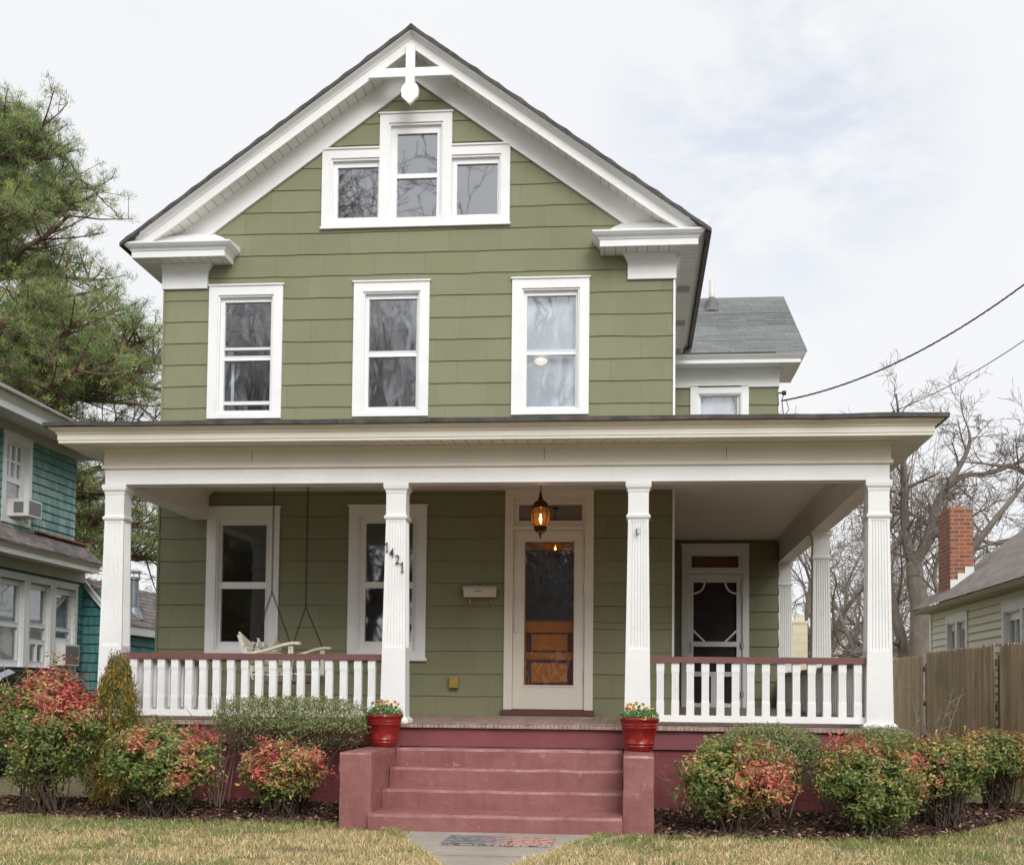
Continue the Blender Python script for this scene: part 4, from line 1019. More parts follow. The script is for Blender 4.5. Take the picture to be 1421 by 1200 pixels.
# flower pots
PC = [((.16, .02, .12), (.70, .45, .03)), ((.70, .45, .03), (.08, .02, .06)), ((.24, .04, .18), (.65, .55, .08)), ((.10, .015, .08), (.60, .40, .05))]
def leaf(m, p, n, s, w_, c, d=None):
    n = n.normalized()
    if d is None: d = Vector((rnd.gauss(0, 1), rnd.gauss(0, 1), rnd.gauss(0, 1)))
    d = (d - n * d.dot(n))
    if d.length < 1e-4: return
    d.normalize(); t = n.cross(d); m.col = c
    m.face([p - d * s * .5, p + t * w_ * .5 + n * s * .07 - d * s * .05, p + d * s * .5 - n * s * .08, p - t * w_ * .5 + n * s * .07 - d * s * .05])
def pot(loc, label, seed):
    t = thing('flower_pot', label, 'flower pot', loc, 'glazed red pots of pansies beside the steps')
    m = MB(); P = [(.120, 0), (.124, .004), (.128, .03), (.134, .034), (.134, .044), (.130, .048), (.136, .06), (.140, .062), (.140, .070), (.137, .074), (.160, .20), (.166, .205), (.168, .215), (.164, .222), (.170, .232), (.172, .242), (.168, .25), (.178, .27), (.187, .28), (.188, .296), (.180, .306), (.168, .306), (.165, .27), (.0, .27)]
    m.lathe(P, (0, 0, 0), 40); m.build('pot_body', M['pot'], t, smooth=True, local=True)
    m = MB(); m.lathe([(.001, .275), (.1, .285), (.166, .273)], (0, 0, 0), 20, cap=False); m.build('soil', M['soil'], t, local=True)
    R_ = random.Random(seed); m = MB()
    for i in range(650):
        a = R_.uniform(0, 6.283); r_ = .185 * math.sqrt(R_.random()); h = .30 + R_.uniform(0, .10) * (1 - (r_ / .2) ** 2 * .5)
        if r_ > .15: h -= R_.uniform(0, .03)
        p = Vector((r_ * math.cos(a), r_ * math.sin(a), h)); n = Vector((p.x * 3, p.y * 3, .6)) + Vector((R_.gauss(0, .4), R_.gauss(0, .4), 0))
        leaf(m, p, n, R_.uniform(.022, .038), R_.uniform(.012, .02), (R_.uniform(.08, .16), R_.uniform(.20, .34), R_.uniform(.04, .09)))
    for i in range(40):
        a = R_.uniform(0, 6.283); r_ = .17 * math.sqrt(R_.random()); m.col = (.08, .2, .05)
        m.tube([(r_ * math.cos(a) * .8, r_ * math.sin(a) * .8, .28), (r_ * math.cos(a), r_ * math.sin(a), .36)], .0015, 3)
    m.build('foliage', M['leaf'], t, colors=True, local=True)
    for i in range(17):
        a = R_.uniform(0, 6.283); r_ = .16 * math.sqrt(R_.random()); h = .375 + R_.uniform(-.02, .06)
        if i == 3: a, r_, h = -1.3, .185, .30
        if i == 4: a, r_, h = 3.5, .18, .31
        c = Vector((r_ * math.cos(a), r_ * math.sin(a), h)); n = Vector((R_.gauss(0, .35) + c.x, -1 + R_.gauss(0, .25), .55 + R_.gauss(0, .2))).normalized()
        s1 = n.cross(Vector((0, 0, 1))).normalized(); s2 = s1.cross(n); pc, cc = PC[R_.randrange(4)]; f = MB()
        for k, (ang, rad) in enumerate(((60, .011), (120, .011), (0, .010), (180, .010), (270, .012))):
            t_ = R(ang); q = c + (s1 * math.cos(t_) + s2 * math.sin(t_)) * rad + n * .001 * k; f.col = pc if k < 2 else (pc if R_.random() < .5 else PC[1][0])
            f.face([q + (s1 * math.cos(u) + s2 * math.sin(u)) * .0098 for u in [2 * math.pi * j / 8 for j in range(8)]])
        f.col = cc; f.face([c + n * .006 + (s1 * math.cos(u) + s2 * math.sin(u)) * .006 for u in [2 * math.pi * j / 7 for j in range(7)]])
        f.build('pansy', M['petal'], t, colors=True, local=True)
pot((3.365, -2.89, .672), 'glazed red pot of yellow and purple pansies on the left cheek wall', 3)
pot((5.797, -3.06, .672), 'glazed red pot of purple and yellow pansies on the right cheek wall', 8)
#@@PART3
# ------------------------------------------------------------------ ground
def sm(a, b, x): t = min(1, max(0, (x - a) / (b - a))); return t * t * (3 - 2 * t)
def gh(x, y):
    h = .08 * sm(-3.7, -2.7, y) + .13 * sm(-2.6, 3.5, y)
    return h * (1 - .9 * sm(-2.0, -2.6, x)) + noise.noise(Vector((x * .6, y * .6, 0))) * .012 * sm(-60, -3, y)
m = MB()
def grid(m, xs, ys, f, uv=None):
    idx = {}
    for i, x in enumerate(xs):
        for j, y in enumerate(ys):
            idx[i, j] = len(m.v); m.v.append(f(x, y))
    for i in range(len(xs) - 1):
        for j in range(len(ys) - 1): m.f.append((idx[i, j], idx[i + 1, j], idx[i + 1, j + 1], idx[i, j + 1])); m.uv.append(None); m.c.append(None)
xs = [-400, -150, -60, -30, -15, -8] + [-4 + .4 * i for i in range(46)] + [16, 22, 30, 60, 150, 400]
ys = [-400, -150, -60, -30] + [-20 + 1.2 * i for i in range(10)] + [-8 + .3 * i for i in range(34)] + [3, 6, 10, 18, 30, 60, 150, 500]
grid(m, xs, ys, lambda x, y: (x, y, gh(x, y) - .012)); m.build('ground', M['ground'], None, smooth=True, kind='structure')
# street and pavement in front, behind the camera position
m = MB(); m.face([(-200, -27, .0), (200, -27, .0), (200, -19, .0), (-200, -19, .0)]); m.build('road', M['asphalt'], kind='structure')
m = MB(); m.box(-200, 200, -19, -18.85, -.1, .12); m.build('kerb', M['concrete'], kind='structure')
m = MB(); m.box(-200, 200, -13.2, -11.9, -.1, .005); m.build('pavement', M['concrete'], kind='structure')
# front path: slabs narrowing where the grass creeps in
m = MB()
def slab(pts, z=.006):
    t = [(x, y, z) for x, y in pts]; m.face(t)
    for a, b in zip(t, t[1:] + t[:1]): m.face([a, b, (b[0], b[1], -.05), (a[0], a[1], -.05)])
slab([(3.75, -4.0), (5.75, -4.0), (5.20, -5.66), (4.15, -5.66)], .001); slab([(4.20, -5.69), (5.15, -5.69), (4.95, -8.2), (4.30, -8.2)], -.002); slab([(4.30, -8.22), (4.95, -8.22), (4.95, -11.9), (4.30, -11.9)])
m.build('path', M['concrete'], kind='structure')
m = MB(); m.box(-3.3, -1.35, -11.9, 8, -.1, .02); m.build('driveway', M['concrete'], kind='structure')
# bark mulch beds with loose chips
def bed_front(x): return (-3.62 - .06 * x + .05 * math.sin(x * 3.1) if x < 1.9 else -3.73 + .05 * math.sin(x * 3)) if x < 4 else (-4.14 + .06 * math.sin(x * 5) if x < 7.9 else -4.14 + (x - 7.9) * .95)
m = MB()
for x0, x1 in ((-.5, 3.19), (5.94, 9.7)):
    n = 30
    for i in range(n):
        a, b = x0 + (x1 - x0) * i / n, x0 + (x1 - x0) * (i + 1) / n
        for j in range(8):
            def P(x, t):
                y0, y1 = bed_front(x), (-2.55 if x < 8.2 else -1.3); y = y0 + (y1 - y0) * t
                return (x, y, gh(x, y) + .012 * math.sin(math.pi * min(1, t * 3) / 2) + noise.noise(Vector((x * 6, y * 6, 2))) * .012)
            m.face([P(a, j / 8), P(b, j / 8), P(b, (j + 1) / 8), P(a, (j + 1) / 8)])
m.build('mulch_bed', M['mulch'], kind='structure', smooth=True)
m = MB()
for i in range(13000):
    x = rnd.uniform(-.5, 3.2) if rnd.random() < .5 else rnd.uniform(5.94, 9.7)
    y = rnd.uniform(bed_front(x) - .04, -2.6 if x < 8.2 else -1.4); p = Vector((x, y, gh(x, y) + rnd.uniform(.01, .035)))
    k = rnd.random(); c = (.10, .05, .035) if k < .5 else ((.045, .025, .02) if k < .8 else ((.26, .14, .08) if k < .92 else (.44, .30, .19)))
    leaf(m, p, Vector((rnd.gauss(0, .5), rnd.gauss(0, .5) - .2, 1)), rnd.uniform(.025, .075), rnd.uniform(.012, .04), dull(c, rnd.uniform(.6, 1.2)))
o = m.build('mulch_chips', M['mulchchip'], colors=True); o['kind'] = 'stuff'; tag(o, 'dark bark mulch chips and dry leaves under the shrubs', 'mulch')
# grass
def path_gap(x, y):
    if y < -8.3: return 4.33 < x < 4.92
    l = 3.82 + max(0, -4.35 - y) * .34; r_ = 5.42 - max(0, -4.15 - y) * .25
    if y < -5.6: l = 4.30 + (-5.6 - y) * .05; r_ = 4.96
    return l + noise.noise(Vector((y * 5, x * 2, 0))) * .13 < x < r_ + noise.noise(Vector((y * 5, x * 2, 7))) * .13
def is_lawn(x, y):
    if path_gap(x, y): return False
    if x < -1.3: return False
    if y > bed_front(x) + .03 + noise.noise(Vector((x * 7, 3, 0))) * .06 and -.5 < x < 9.6 and not (3.2 < x < 5.93 and y < -4.1): return y > -1.0 and x > 8.5
    if 3.15 < x < 5.97 and y > -4.07: return False
    return True
V = []; Fc = []; C = []
def blade(x, y, hgt, wd, c):
    z = gh(x, y) - .012; a = rnd.uniform(0, 6.283); lx, ly = rnd.gauss(0, .45) * hgt, rnd.gauss(0, .45) * hgt
    dx, dy = math.cos(a) * wd, math.sin(a) * wd; i = len(V)
    V.extend([(x - dx, y - dy, z), (x + dx, y + dy, z), (x + dx * .7 + lx * .4, y + dy * .7 + ly * .4, z + hgt * .6), (x - dx * .7 + lx * .4, y - dy * .7 + ly * .4, z + hgt * .6), (x + lx * 1.3, y + ly * 1.3, z + hgt * rnd.uniform(.75, 1))])
    Fc.append((i, i + 1, i + 2, i + 3)); Fc.append((i + 3, i + 2, i + 4)); C.append(c)
def gcol(x, y):
    gn = noise.noise(Vector((x * .8, y * 1.1, 5))) + .5 * noise.noise(Vector((x * 2.6, y * 2.6, 9)))
    gr = gn + (.30 if x < 3.6 and y > -4.5 else 0) + (.42 * sm(-5.3, -3.9, y)) + (.12 if x > 7 else 0) - (.25 if 3 < x < 7.2 and y < -4.3 else 0)
    if rnd.random() < .16 + .62 * sm(-.12, .45, gr): c = ((.24, .29, .08), (.30, .36, .12), (.20, .27, .08), (.36, .40, .17))[rnd.randrange(4)]
    else: c = ((.78, .59, .31), (.86, .69, .41), (.66, .49, .24), (.55, .41, .20), (.90, .77, .50))[rnd.randrange(5)]
    return dull(c, rnd.uniform(.75, 1.15))
for reg, n in (((-1.6, 11.0, -6.9, -2.4), 150000), ((8.4, 10.9, -2.6, 7.0), 15000), ((-1.6, 14, -11.8, -6.8), 22000)):
    for _ in range(n):
        x = rnd.uniform(reg[0], reg[1]); y = rnd.uniform(reg[2], reg[3])
        if not is_lawn(x, y): continue
        e = noise.noise(Vector((x * 3, y * 3, 11)))
        if noise.noise(Vector((x * 2.1, y * 2.6, 31))) + .5 * noise.noise(Vector((x * 8, y * 8, 5))) >.34 and rnd.random() < .82: continue
        blade(x, y, rnd.uniform(.018, .052) * (1 + .7 * e), rnd.uniform(.0022, .0046), gcol(x, y))
for _ in range(9000):                                    # longer tufts along the edges of path, steps and beds
    t = rnd.random()
    if t < .25: y = rnd.uniform(-6.6, -4.1); x = 3.78 + max(0, -4.35 - y) * .34 - abs(rnd.gauss(0, .07))
    elif t < .5: y = rnd.uniform(-6.6, -4.1); x = 5.45 - max(0, -4.15 - y) * .25 + abs(rnd.gauss(0, .08))
    elif t < .75: x = rnd.uniform(-.5, 3.3); y = bed_front(x) - abs(rnd.gauss(0, .05))
    else: x = rnd.uniform(5.7, 9.3); y = bed_front(x) - abs(rnd.gauss(0, .05))
    blade(x, y, rnd.uniform(.035, .07), rnd.uniform(.002, .0035), gcol(x, y + .4))
me = bpy.data.meshes.new('grass'); me.from_pydata(V, [], Fc)
ca = me.color_attributes.new('leafcol', 'FLOAT_COLOR', 'CORNER'); cd = []
for c in C: cd += [*c, 1.0] * 7
ca.data.foreach_set('color', cd); me.materials.append(M['grass'])
go = bpy.data.objects.new('grass', me); col.objects.link(go); go['kind'] = 'stuff'; tag(go, 'short winter lawn of straw coloured and green grass', 'grass')
# fallen leaves on the lawn
m = MB()
for x, y in [(rnd.uniform(-.5, 9.5), rnd.uniform(-6, -4.2)) for _ in range(20)] + [(3.2, -4.35), (3.3, -4.45), (3.65, -4.3), (6.2, -4.4)]:
    p = Vector((x, y, gh(x, y) + .04)); m.col = None
    leaf(m, p, Vector((rnd.gauss(0, .4), -.3, 1)), .075, .05, dull((.26, .15, .08), rnd.uniform(.6, 1.3)))
o = m.build('fallen_leaves', M['mulchchip'], colors=True); o['kind'] = 'stuff'; tag(o, 'brown fallen leaves scattered over the lawn', 'leaves')
# doormat on the path
m = MB(); m.box(4.25, 5.11, -5.08, -4.46, .004, .014); o = m.build('doormat', M['mat'], bevel=.004); tag(o, 'flat patterned doormat, grey at one end and orange at the other, below the steps', 'doormat')

# ------------------------------------------------------------------ shrubs
def mixc(cs):
    c = rnd.choice(cs); return dull(c, rnd.uniform(.72, 1.42))
GREENS = [(.16, .22, .06), (.22, .29, .08), (.10, .155, .045), (.30, .36, .12), (.17, .24, .10), (.26, .27, .08)]
OLIVE = [(.42, .40, .12), (.52, .42, .13), (.34, .33, .09)]
REDS = [(.52, .09, .08), (.60, .17, .12), (.38, .045, .05), (.58, .24, .15), (.54, .12, .14)]
PINK = [(.60, .31, .21), (.58, .38, .20), (.48, .29, .13), (.60, .23, .17), (.52, .41, .17)]
def stems(m, base, tips, n, r0_=.010, spread=.08, mid=.45, kink=.04):
    for _ in range(n):
        t = rnd.choice(tips); b = base + Vector((rnd.gauss(0, spread), rnd.gauss(0, spread * .7), 0))
        p1 = b.lerp(t, mid * .5) + Vector((rnd.gauss(0, kink), rnd.gauss(0, kink), .04)); p2 = b.lerp(t, mid + .2) + Vector((rnd.gauss(0, kink), rnd.gauss(0, kink), .05))
        m.tube([b, p1, p2, t], [r0_, r0_ * .85, r0_ * .6, r0_ * .3], 5, cap=False)
def nandina(label, x, y, w_, top, redf, n=330, seed=0, low=.16, dep=None, per=27, lsz=1.0):
    rnd.seed(seed); z0 = gh(x, y); H = top - z0; t = thing('nandina_shrub', label, 'shrub', (x, y, z0), 'red and green leafy shrubs along the porch')
    m = MB(); dep = dep or w_ * .8; tips = []
    for i in range(n):
        d = Vector((rnd.gauss(0, 1), rnd.gauss(0, 1), rnd.gauss(0, 1))).normalized()
        lump = 1 + .30 * noise.noise(d * 2.2 + Vector((seed, 0, 0))) + .20 * noise.noise(d * 5 + Vector((0, seed, 0)))
        r_ = (rnd.random() ** .38) * lump
        zc = low + (1 - low) * .52; hz = (1 - low) * .49
        f = 1.0 if d.z > -.1 else .80 + .2 * (1 + d.z)
        c = Vector((x + d.x * r_ * w_ / 2 * f, y + d.y * r_ * dep / 2 * f, z0 + H * (zc + d.z * r_ * hz)))
        if c.z < z0 + .06: continue
        tips.append(c); rz = (c.z - z0) / H; rx = (c.x - x) / w_
        pr = redf(rx, rz) * .82 + rnd.gauss(0, .20) + .9 * noise.noise(Vector((c.x * 3.2, c.y * 3.2, c.z * 3.2 + seed)))
        outv = Vector((d.x, d.y, d.z + .35))
        for k in range(per):
            p = c + Vector((rnd.gauss(0, .042), rnd.gauss(0, .042), rnd.gauss(0, .034)))
            rr_ = pr + rnd.gauss(0, .17)
            cc = mixc(REDS) if rr_ > .80 else (mixc(PINK) if rr_ > .56 else (mixc(OLIVE) if rr_ > .38 else mixc(GREENS)))
            if r_ < .55: cc = mixc(GREENS)
            leaf(m, p, outv + Vector((rnd.gauss(0, .55), rnd.gauss(0, .55), rnd.gauss(0, .5))), rnd.uniform(.028, .066) * lsz, rnd.uniform(.013, .027) * lsz, cc, Vector((rnd.gauss(0, 1), rnd.gauss(0, 1), rnd.gauss(-.4, .6))))
    for i in range(26):
        a = rnd.uniform(0, 6.283); rr0 = rnd.uniform(.2, .95); b = Vector((x + math.cos(a) * w_ * .46 * rr0, y + math.sin(a) * dep * .46 * rr0, z0 + H * rnd.uniform(.78, .93) * (1 - .25 * rr0 ** 2)))
        e = b + Vector((math.cos(a) * rnd.uniform(0, .10), math.sin(a) * .05, rnd.uniform(.04, .12))); pr = redf((e.x - x) / w_, .95) + rnd.gauss(.1, .25); pal = REDS if pr > .7 else (PINK if pr > .4 else OLIVE)
        for k in range(20):
            p = b.lerp(e, rnd.uniform(.2, 1.1)) + Vector((rnd.gauss(0, .022), rnd.gauss(0, .02), rnd.gauss(0, .015)))
            leaf(m, p, Vector((rnd.gauss(0, .6), -.4 + rnd.gauss(0, .5), 1)), rnd.uniform(.03, .055), rnd.uniform(.012, .02), mixc(pal))
    m.build('foliage', M['leaf'], t, colors=True)
    m = MB(); stems(m, Vector((x, y, z0 - .02)), tips, 70, .0075, w_ * .09)
    m.build('stems', M['stem'], t); return t
def boxwood(label, x, y, w_, dep, zb, zt, cols_, n=9000, seed=0, pw=2.6, lsz=.021, stemn=26, pale=True, group='grey green clipped shrubs against the porch'):
    rnd.seed(seed); z0 = gh(x, y); t = thing('boxwood_shrub', label, 'shrub', (x, y, z0), group)
    m = MB(); tips = []; zc, hz = (zb + zt) / 2, (zt - zb) / 2
    for i in range(n):
        d = Vector((rnd.gauss(0, 1), rnd.gauss(0, 1), rnd.gauss(0, 1))).normalized()
        s = (abs(d.x) ** pw + abs(d.y) ** pw + abs(d.z) ** pw) ** (-1 / pw)
        r_ = rnd.random() ** .22 * (1 + .09 * noise.noise(d * 3 + Vector((seed, 0, 0))) + .06 * noise.noise(d * 9)); r_ *= s
        if d.z < -.2 and rnd.random() < .75: continue
        c = Vector((x + d.x * r_ * w_ / 2, y + d.y * r_ * dep / 2, zc + d.z * r_ * hz))
        if i % 40 == 0: tips.append(c)
        for k in range(2):
            leaf(m, c + Vector((rnd.gauss(0, .012), rnd.gauss(0, .012), rnd.gauss(0, .012))), d + Vector((rnd.gauss(0, .6), rnd.gauss(0, .6), rnd.gauss(0, .6))), rnd.uniform(.7, 1.25) * lsz, rnd.uniform(.45, .7) * lsz, mixc(cols_))
    m.build('foliage', M['leaf'], t, colors=True)
    m = MB(); stems(m, Vector((x, y, z0 - .02)), tips, stemn, .014, w_ * .06, .5, .05)
    for _ in range(stemn * 6):
        tt = rnd.choice(tips); q = tt + Vector((rnd.gauss(0, .03), rnd.gauss(0, .03), rnd.gauss(0, .02))); b = Vector((x + (tt.x - x) * .55, y + (tt.y - y) * .55, zc - hz * 1.0))
        m.tube([b, b.lerp(q, .6) + Vector((rnd.gauss(0, .02), 0, 0)), q + (q - b).normalized() * .03], [.0045, .003, .0015], 4, cap=False)
    m.build('stems', M['stempale' if pale else 'stem'], t); return t
GG = [(.24, .29, .12), (.31, .36, .15), (.17, .22, .08), (.38, .42, .20), (.13, .17, .06), (.28, .22, .10)]
DG = [(.12, .17, .09), (.17, .23, .13), (.055, .09, .05), (.15, .19, .12)]
nandina('tallest leafy shrub at the far left, pink and red on top, beside the conical evergreen', .25, -3.46, 1.02, 1.40, lambda rx, rz: .92 * sm(.48, .78, rz) - .25 * sm(.1, -.5, rx) * 1.2, n=520, seed=1, low=.12)
nandina('round green and pink leafy shrub left of the steps, nearest the conical evergreen', 1.42, -3.52, 1.08, .86, lambda rx, rz: .20 + .25 * sm(.55, .95, rz) + .12 * sm(-.2, .4, rx), n=430, seed=2, low=.18)
nandina('small round shrub with orange red tips, just left of the steps', 2.53, -3.45, .80, .73, lambda rx, rz: .75 * sm(.30, .70, rz) + .1, n=270, seed=3, low=.2)
nandina('shrub green on its left and red at its right, nearest the steps at right', 6.62, -3.78, 1.00, .80, lambda rx, rz: (.75 * sm(-.18, .12, rx)) * sm(.25, .5, rz) + .12, n=400, seed=4, low=.14)
nandina('dark green shrub with orange tips, in the middle of the right bed', 7.76, -3.82, .88, .80, lambda rx, rz: .34 * sm(.5, .95, rz) + .12, n=420, seed=5, low=.06)
nandina('loose reddish shrub behind the dark green one at the right end of the porch', 8.52, -3.2, .78, .82, lambda rx, rz: .42 * sm(.5, .95, rz) + .08, n=260, seed=6, low=.35)
nandina('orange tipped shrub at the far right, in front of the wooden fence', 9.30, -1.95, .98, .86, lambda rx, rz: .46 * sm(.5, .95, rz) + .15 * sm(0, .4, rx), n=380, seed=7, low=.38, dep=.7)
boxwood('large flat topped grey green shrub on crooked bare stems, under the porch swing', 2.50, -3.05, 1.46, .62, .62, 1.13, GG, n=11500, seed=11, pw=4, stemn=14, pale=False)
boxwood('rounded grey green shrub against the porch wall, behind the red and green one', 6.98, -3.02, .98, .6, .34, .93, GG, n=12000, seed=12)
boxwood('low grey green shrub under the right corner column', 7.98, -3.02, .74, .5, .40, .92, GG, n=7500, seed=13)
boxwood('small dark grey green shrub low between the two right hand nandina shrubs', 8.50, -3.12, .56, .42, .12, .62, DG, n=4200, seed=14, pw=2.2)
# sprout with scarlet leaves
rnd.seed(21); z0 = gh(7.5, -3.1); t = thing('red_leafed_sapling', 'thin sapling with a few scarlet leaves, against the dark red porch wall', 'sapling', (7.5, -3.1, z0)); m = MB(); s = MB()
for k in range(7):
    tip = Vector((7.53 + rnd.gauss(0, .10), -3.05 + rnd.gauss(0, .05), .74 + rnd.gauss(0, .07)))
    s.tube([(7.5, -3.1, z0), (7.48 + rnd.gauss(0, .04), -3.08, .45), tip], [.006, .004, .002], 5)
    for j in range(14): leaf(m, tip + Vector((rnd.gauss(0, .04), rnd.gauss(0, .03), rnd.gauss(0, .035))), Vector((rnd.gauss(0, .5), -1, .5)), .042, .02, mixc(REDS if k < 5 else GREENS))
m.build('foliage', M['leaf'], t, colors=True); s.build('stems', M['stem'], t)
# arborvitae
rnd.seed(31); ax_, ay_ = .755, -3.0; z0 = gh(ax_, ay_); t = thing('arborvitae', 'narrow conical golden green evergreen with a bare twiggy top, at the left corner column', 'evergreen', (ax_, ay_, z0)); m = MB()
AR = [(.24, .20, .03), (.30, .23, .035), (.13, .17, .03), (.38, .26, .05), (.09, .12, .025), (.34, .19, .04)]
for i in range(1500):
    h = rnd.random() ** .85; R__ = .36 * (1 - h) ** .55 * (.55 + .45 * sm(0, .18, h)) * (1 + .16 * noise.noise(Vector((h * 7, i * .01, 3)))) + .02; a = rnd.uniform(0, 6.283); r_ = R__ * rnd.random() ** .3
    c = Vector((ax_ + r_ * math.cos(a), ay_ + r_ * math.sin(a), z0 + .06 + h * 1.36)); c2 = mixc(AR)
    for k in range(9):
        leaf(m, c + Vector((math.cos(a) * rnd.gauss(0, .02), math.sin(a) * rnd.gauss(0, .02), rnd.gauss(0, .035))), Vector((math.cos(a) + rnd.gauss(0, .7), math.sin(a) + rnd.gauss(0, .7), .2)), rnd.uniform(.025, .05), rnd.uniform(.008, .014), dull(c2, rnd.uniform(.8, 1.2)), Vector((rnd.gauss(0, .3), rnd.gauss(0, .3), 1)))
m.build('foliage', M['leaf'], t, colors=True); m = MB(); m.tube([(ax_, ay_, z0), (ax_, ay_, 1.3)], [.035, .012], 7)
for k in range(26):
    a = rnd.uniform(0, 6.283); b = Vector((ax_ + .05 * math.cos(a), ay_ + .05 * math.sin(a), 1.30 + rnd.uniform(-.05, .1))); tp = b + Vector((math.cos(a) * rnd.uniform(.0, .10), math.sin(a) * .06, rnd.uniform(.10, .26)))
    m.tube([b, tp], [.004, .0015], 4)
    for j in range(5):
        q = b.lerp(tp, rnd.uniform(.3, 1)); m.tube([q, q + Vector((rnd.gauss(0, .03), rnd.gauss(0, .03), .03))], [.002, .001], 3)
m.build('twigs', M['stempale'], t)
# bare suckers beside the porch
rnd.seed(41)
def suckers(label, x, y, zt, n, lean_, sp=.25):
    t = MB(); z0 = gh(x, y)
    for k in range(n):
        b = Vector((x + rnd.gauss(0, .05), y + rnd.gauss(0, .05), z0)); e = b + Vector((lean_ + rnd.gauss(0, sp), rnd.gauss(0, .12), (zt - z0) * rnd.uniform(.6, 1)))
        c1 = b.lerp(e, .5) + Vector((rnd.gauss(0, .05), 0, .06)); t.tube([b, c1, e], [.007, .005, .002], 5)
        for j in range(4):
            q = c1.lerp(e, rnd.random()); t.tube([q, q + Vector((rnd.gauss(0, .10), rnd.gauss(0, .05), rnd.uniform(.04, .15)))], [.0035, .0012], 4)
    o = t.build('bare_shoots', M['stempale'] ); tag(o, label, 'bare shoots')
suckers('thin pale bare shoots rising beside the right corner column, before the wooden fence', 8.62, -2.2, 1.55, 8, .12)
suckers('thin bare twigs at the left edge of the flat topped shrub, before the balusters', 1.78, -3.0, 1.12, 12, .0, .12)
suckers('thin bare twigs low on the dark red wall right of the steps', 6.25, -2.75, .62, 4, -.05, .18)
suckers('thin bare twigs poking above the tall pink shrub at the far left', .02, -3.1, 1.62, 4, -.1, .2)

# ------------------------------------------------------------------ left neighbour (teal shingled house)
nl = thing('teal_house', 'teal cedar shingled house with white windows at the left edge, across the driveway', 'house', (-7, 3, 0))
XN = -4.0
FN = frame((XN, 0, 0), (0, 1, 0), (1, 0, 0))
UWn = (3.80, 4.75, 3.78, 5.19)
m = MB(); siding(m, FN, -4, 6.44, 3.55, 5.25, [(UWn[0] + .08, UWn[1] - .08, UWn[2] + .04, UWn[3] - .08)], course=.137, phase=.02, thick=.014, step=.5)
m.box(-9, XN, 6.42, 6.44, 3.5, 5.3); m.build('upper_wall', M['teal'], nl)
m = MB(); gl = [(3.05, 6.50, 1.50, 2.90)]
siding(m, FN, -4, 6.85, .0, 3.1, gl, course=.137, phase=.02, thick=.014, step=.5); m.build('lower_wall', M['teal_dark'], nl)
def side_win(parent, F, u0, u1, z0, z1, panes, cas=.10, **k): return window_part(parent, F, u0, u1, z0, z1, panes, cas=cas, **k)
side_win(nl, FN, *UWn, [(3.93 + .195 * i, 3.93 + .195 * i + .165, a, b) for i in range(3) for a, b in ((4.52, 4.76), (4.79, 5.04))] + [(3.93, 4.50, 4.12, 4.44)], blind=(3.9, 5.1, 'curtain'))
for a, b, ps in ((3.72, 4.70, [(3.90, 4.53, 2.24, 2.83), (3.90, 4.53, 1.64, 2.17)]), (4.72, 5.64, [(4.87, 5.49, 2.26, 2.83), (4.87, 5.49, 2.0, 2.20), (4.95, 5.18, 1.64, 1.93), (5.21, 5.44, 1.64, 1.93)]), (5.66, 6.60, [(5.80, 6.43, 2.24, 2.82), (5.80, 6.43, 2.06, 2.19)])):
    side_win(nl, FN, a, b, 1.48, 3.01, ps, blind=(1.5, 2.95, 'curtain'), cas=.09, glassm='glass')
side_win(nl, FN, 2.7, 3.70, 1.48, 3.01, [(2.86, 3.50, 2.24, 2.83), (2.86, 3.50, 1.64, 2.17)], blind=(1.5, 2.95, 'curtain'), cas=.09)
m = MB(); m.box(-4.1, -3.955, 2.66, 6.66, 1.38, 1.46); m.build('window_sill', M['white'], nl)
m = MB(); m.box(XN - .02, XN + .045, -4, 6.45, 5.20, 5.36); m.box(XN - .02, XN + .045, -4, 6.85, 3.075, 3.25); m.box(-6, XN - .02, 6.44, 6.46, 5.2, 5.36); m.build('frieze_board', M['beige'], nl)
m = MB(); m.face([(XN, -4, 5.36), (XN, 7.0, 5.36), (-3.47, 7.0, 5.31), (-3.47, -4, 5.31)], [(-4, 0), (7, 0), (7, .5), (-4, .5)]); m.face([(XN, -4, 3.25), (XN, 6.85, 3.25), (-3.62, 6.6, 3.235), (-3.62, -4, 3.235)], [(-4, 0), (7, 0), (7, .5), (-4, .5)]); m.build('soffit', M['soffit'], nl)
m = MB(); m.box(-3.47, -3.44, -4, 7.0, 5.30, 5.40); m.face([(-3.44, -4, 5.40), (-3.44, 7.0, 5.40), (-3.36, 7.0, 5.52), (-3.36, -4, 5.52)]); m.box(-9, -3.44, 7.0, 7.03, 5.30, 5.52)
m.box(-3.63, -3.60, -4, 6.6, 3.225, 3.30); m.face([(-3.60, -4, 3.30), (-3.60, 6.6, 3.30), (-3.55, 6.6, 3.385), (-3.55, -4, 3.385)]); m.build('fascia', M['white'], nl)
m = MB(); m.face([(-3.33, -4, 5.54), (-3.33, 7.06, 5.54), (-6.6, 7.06, 7.2), (-6.6, -4, 7.2)], [(-4, 0), (7, 0), (7, 3.7), (-4, 3.7)]); m.box(-3.36, -3.33, -4, 7.06, 5.51, 5.535)
m.face([(-6.6, -4, 7.2), (-6.6, 7.06, 7.2), (-9.9, 7.06, 5.54), (-9.9, -4, 5.54)], [(-4, 0), (7, 0), (7, 3.7), (-4, 3.7)])
m.build('roof', M['oldroof'], nl)
m = MB(); m.face([(-3.53, -4, 3.40), (-3.53, 6.62, 3.40), (-4.0, 6.9, 3.74), (-4.0, -4, 3.74)], [(-4, 0), (7, 0), (7, .58), (-4, .58)]); m.box(-3.56, -3.53, -4, 6.62, 3.375, 3.396); pr = m.build('lower_roof', M['oldroof'], nl)
m = MB()
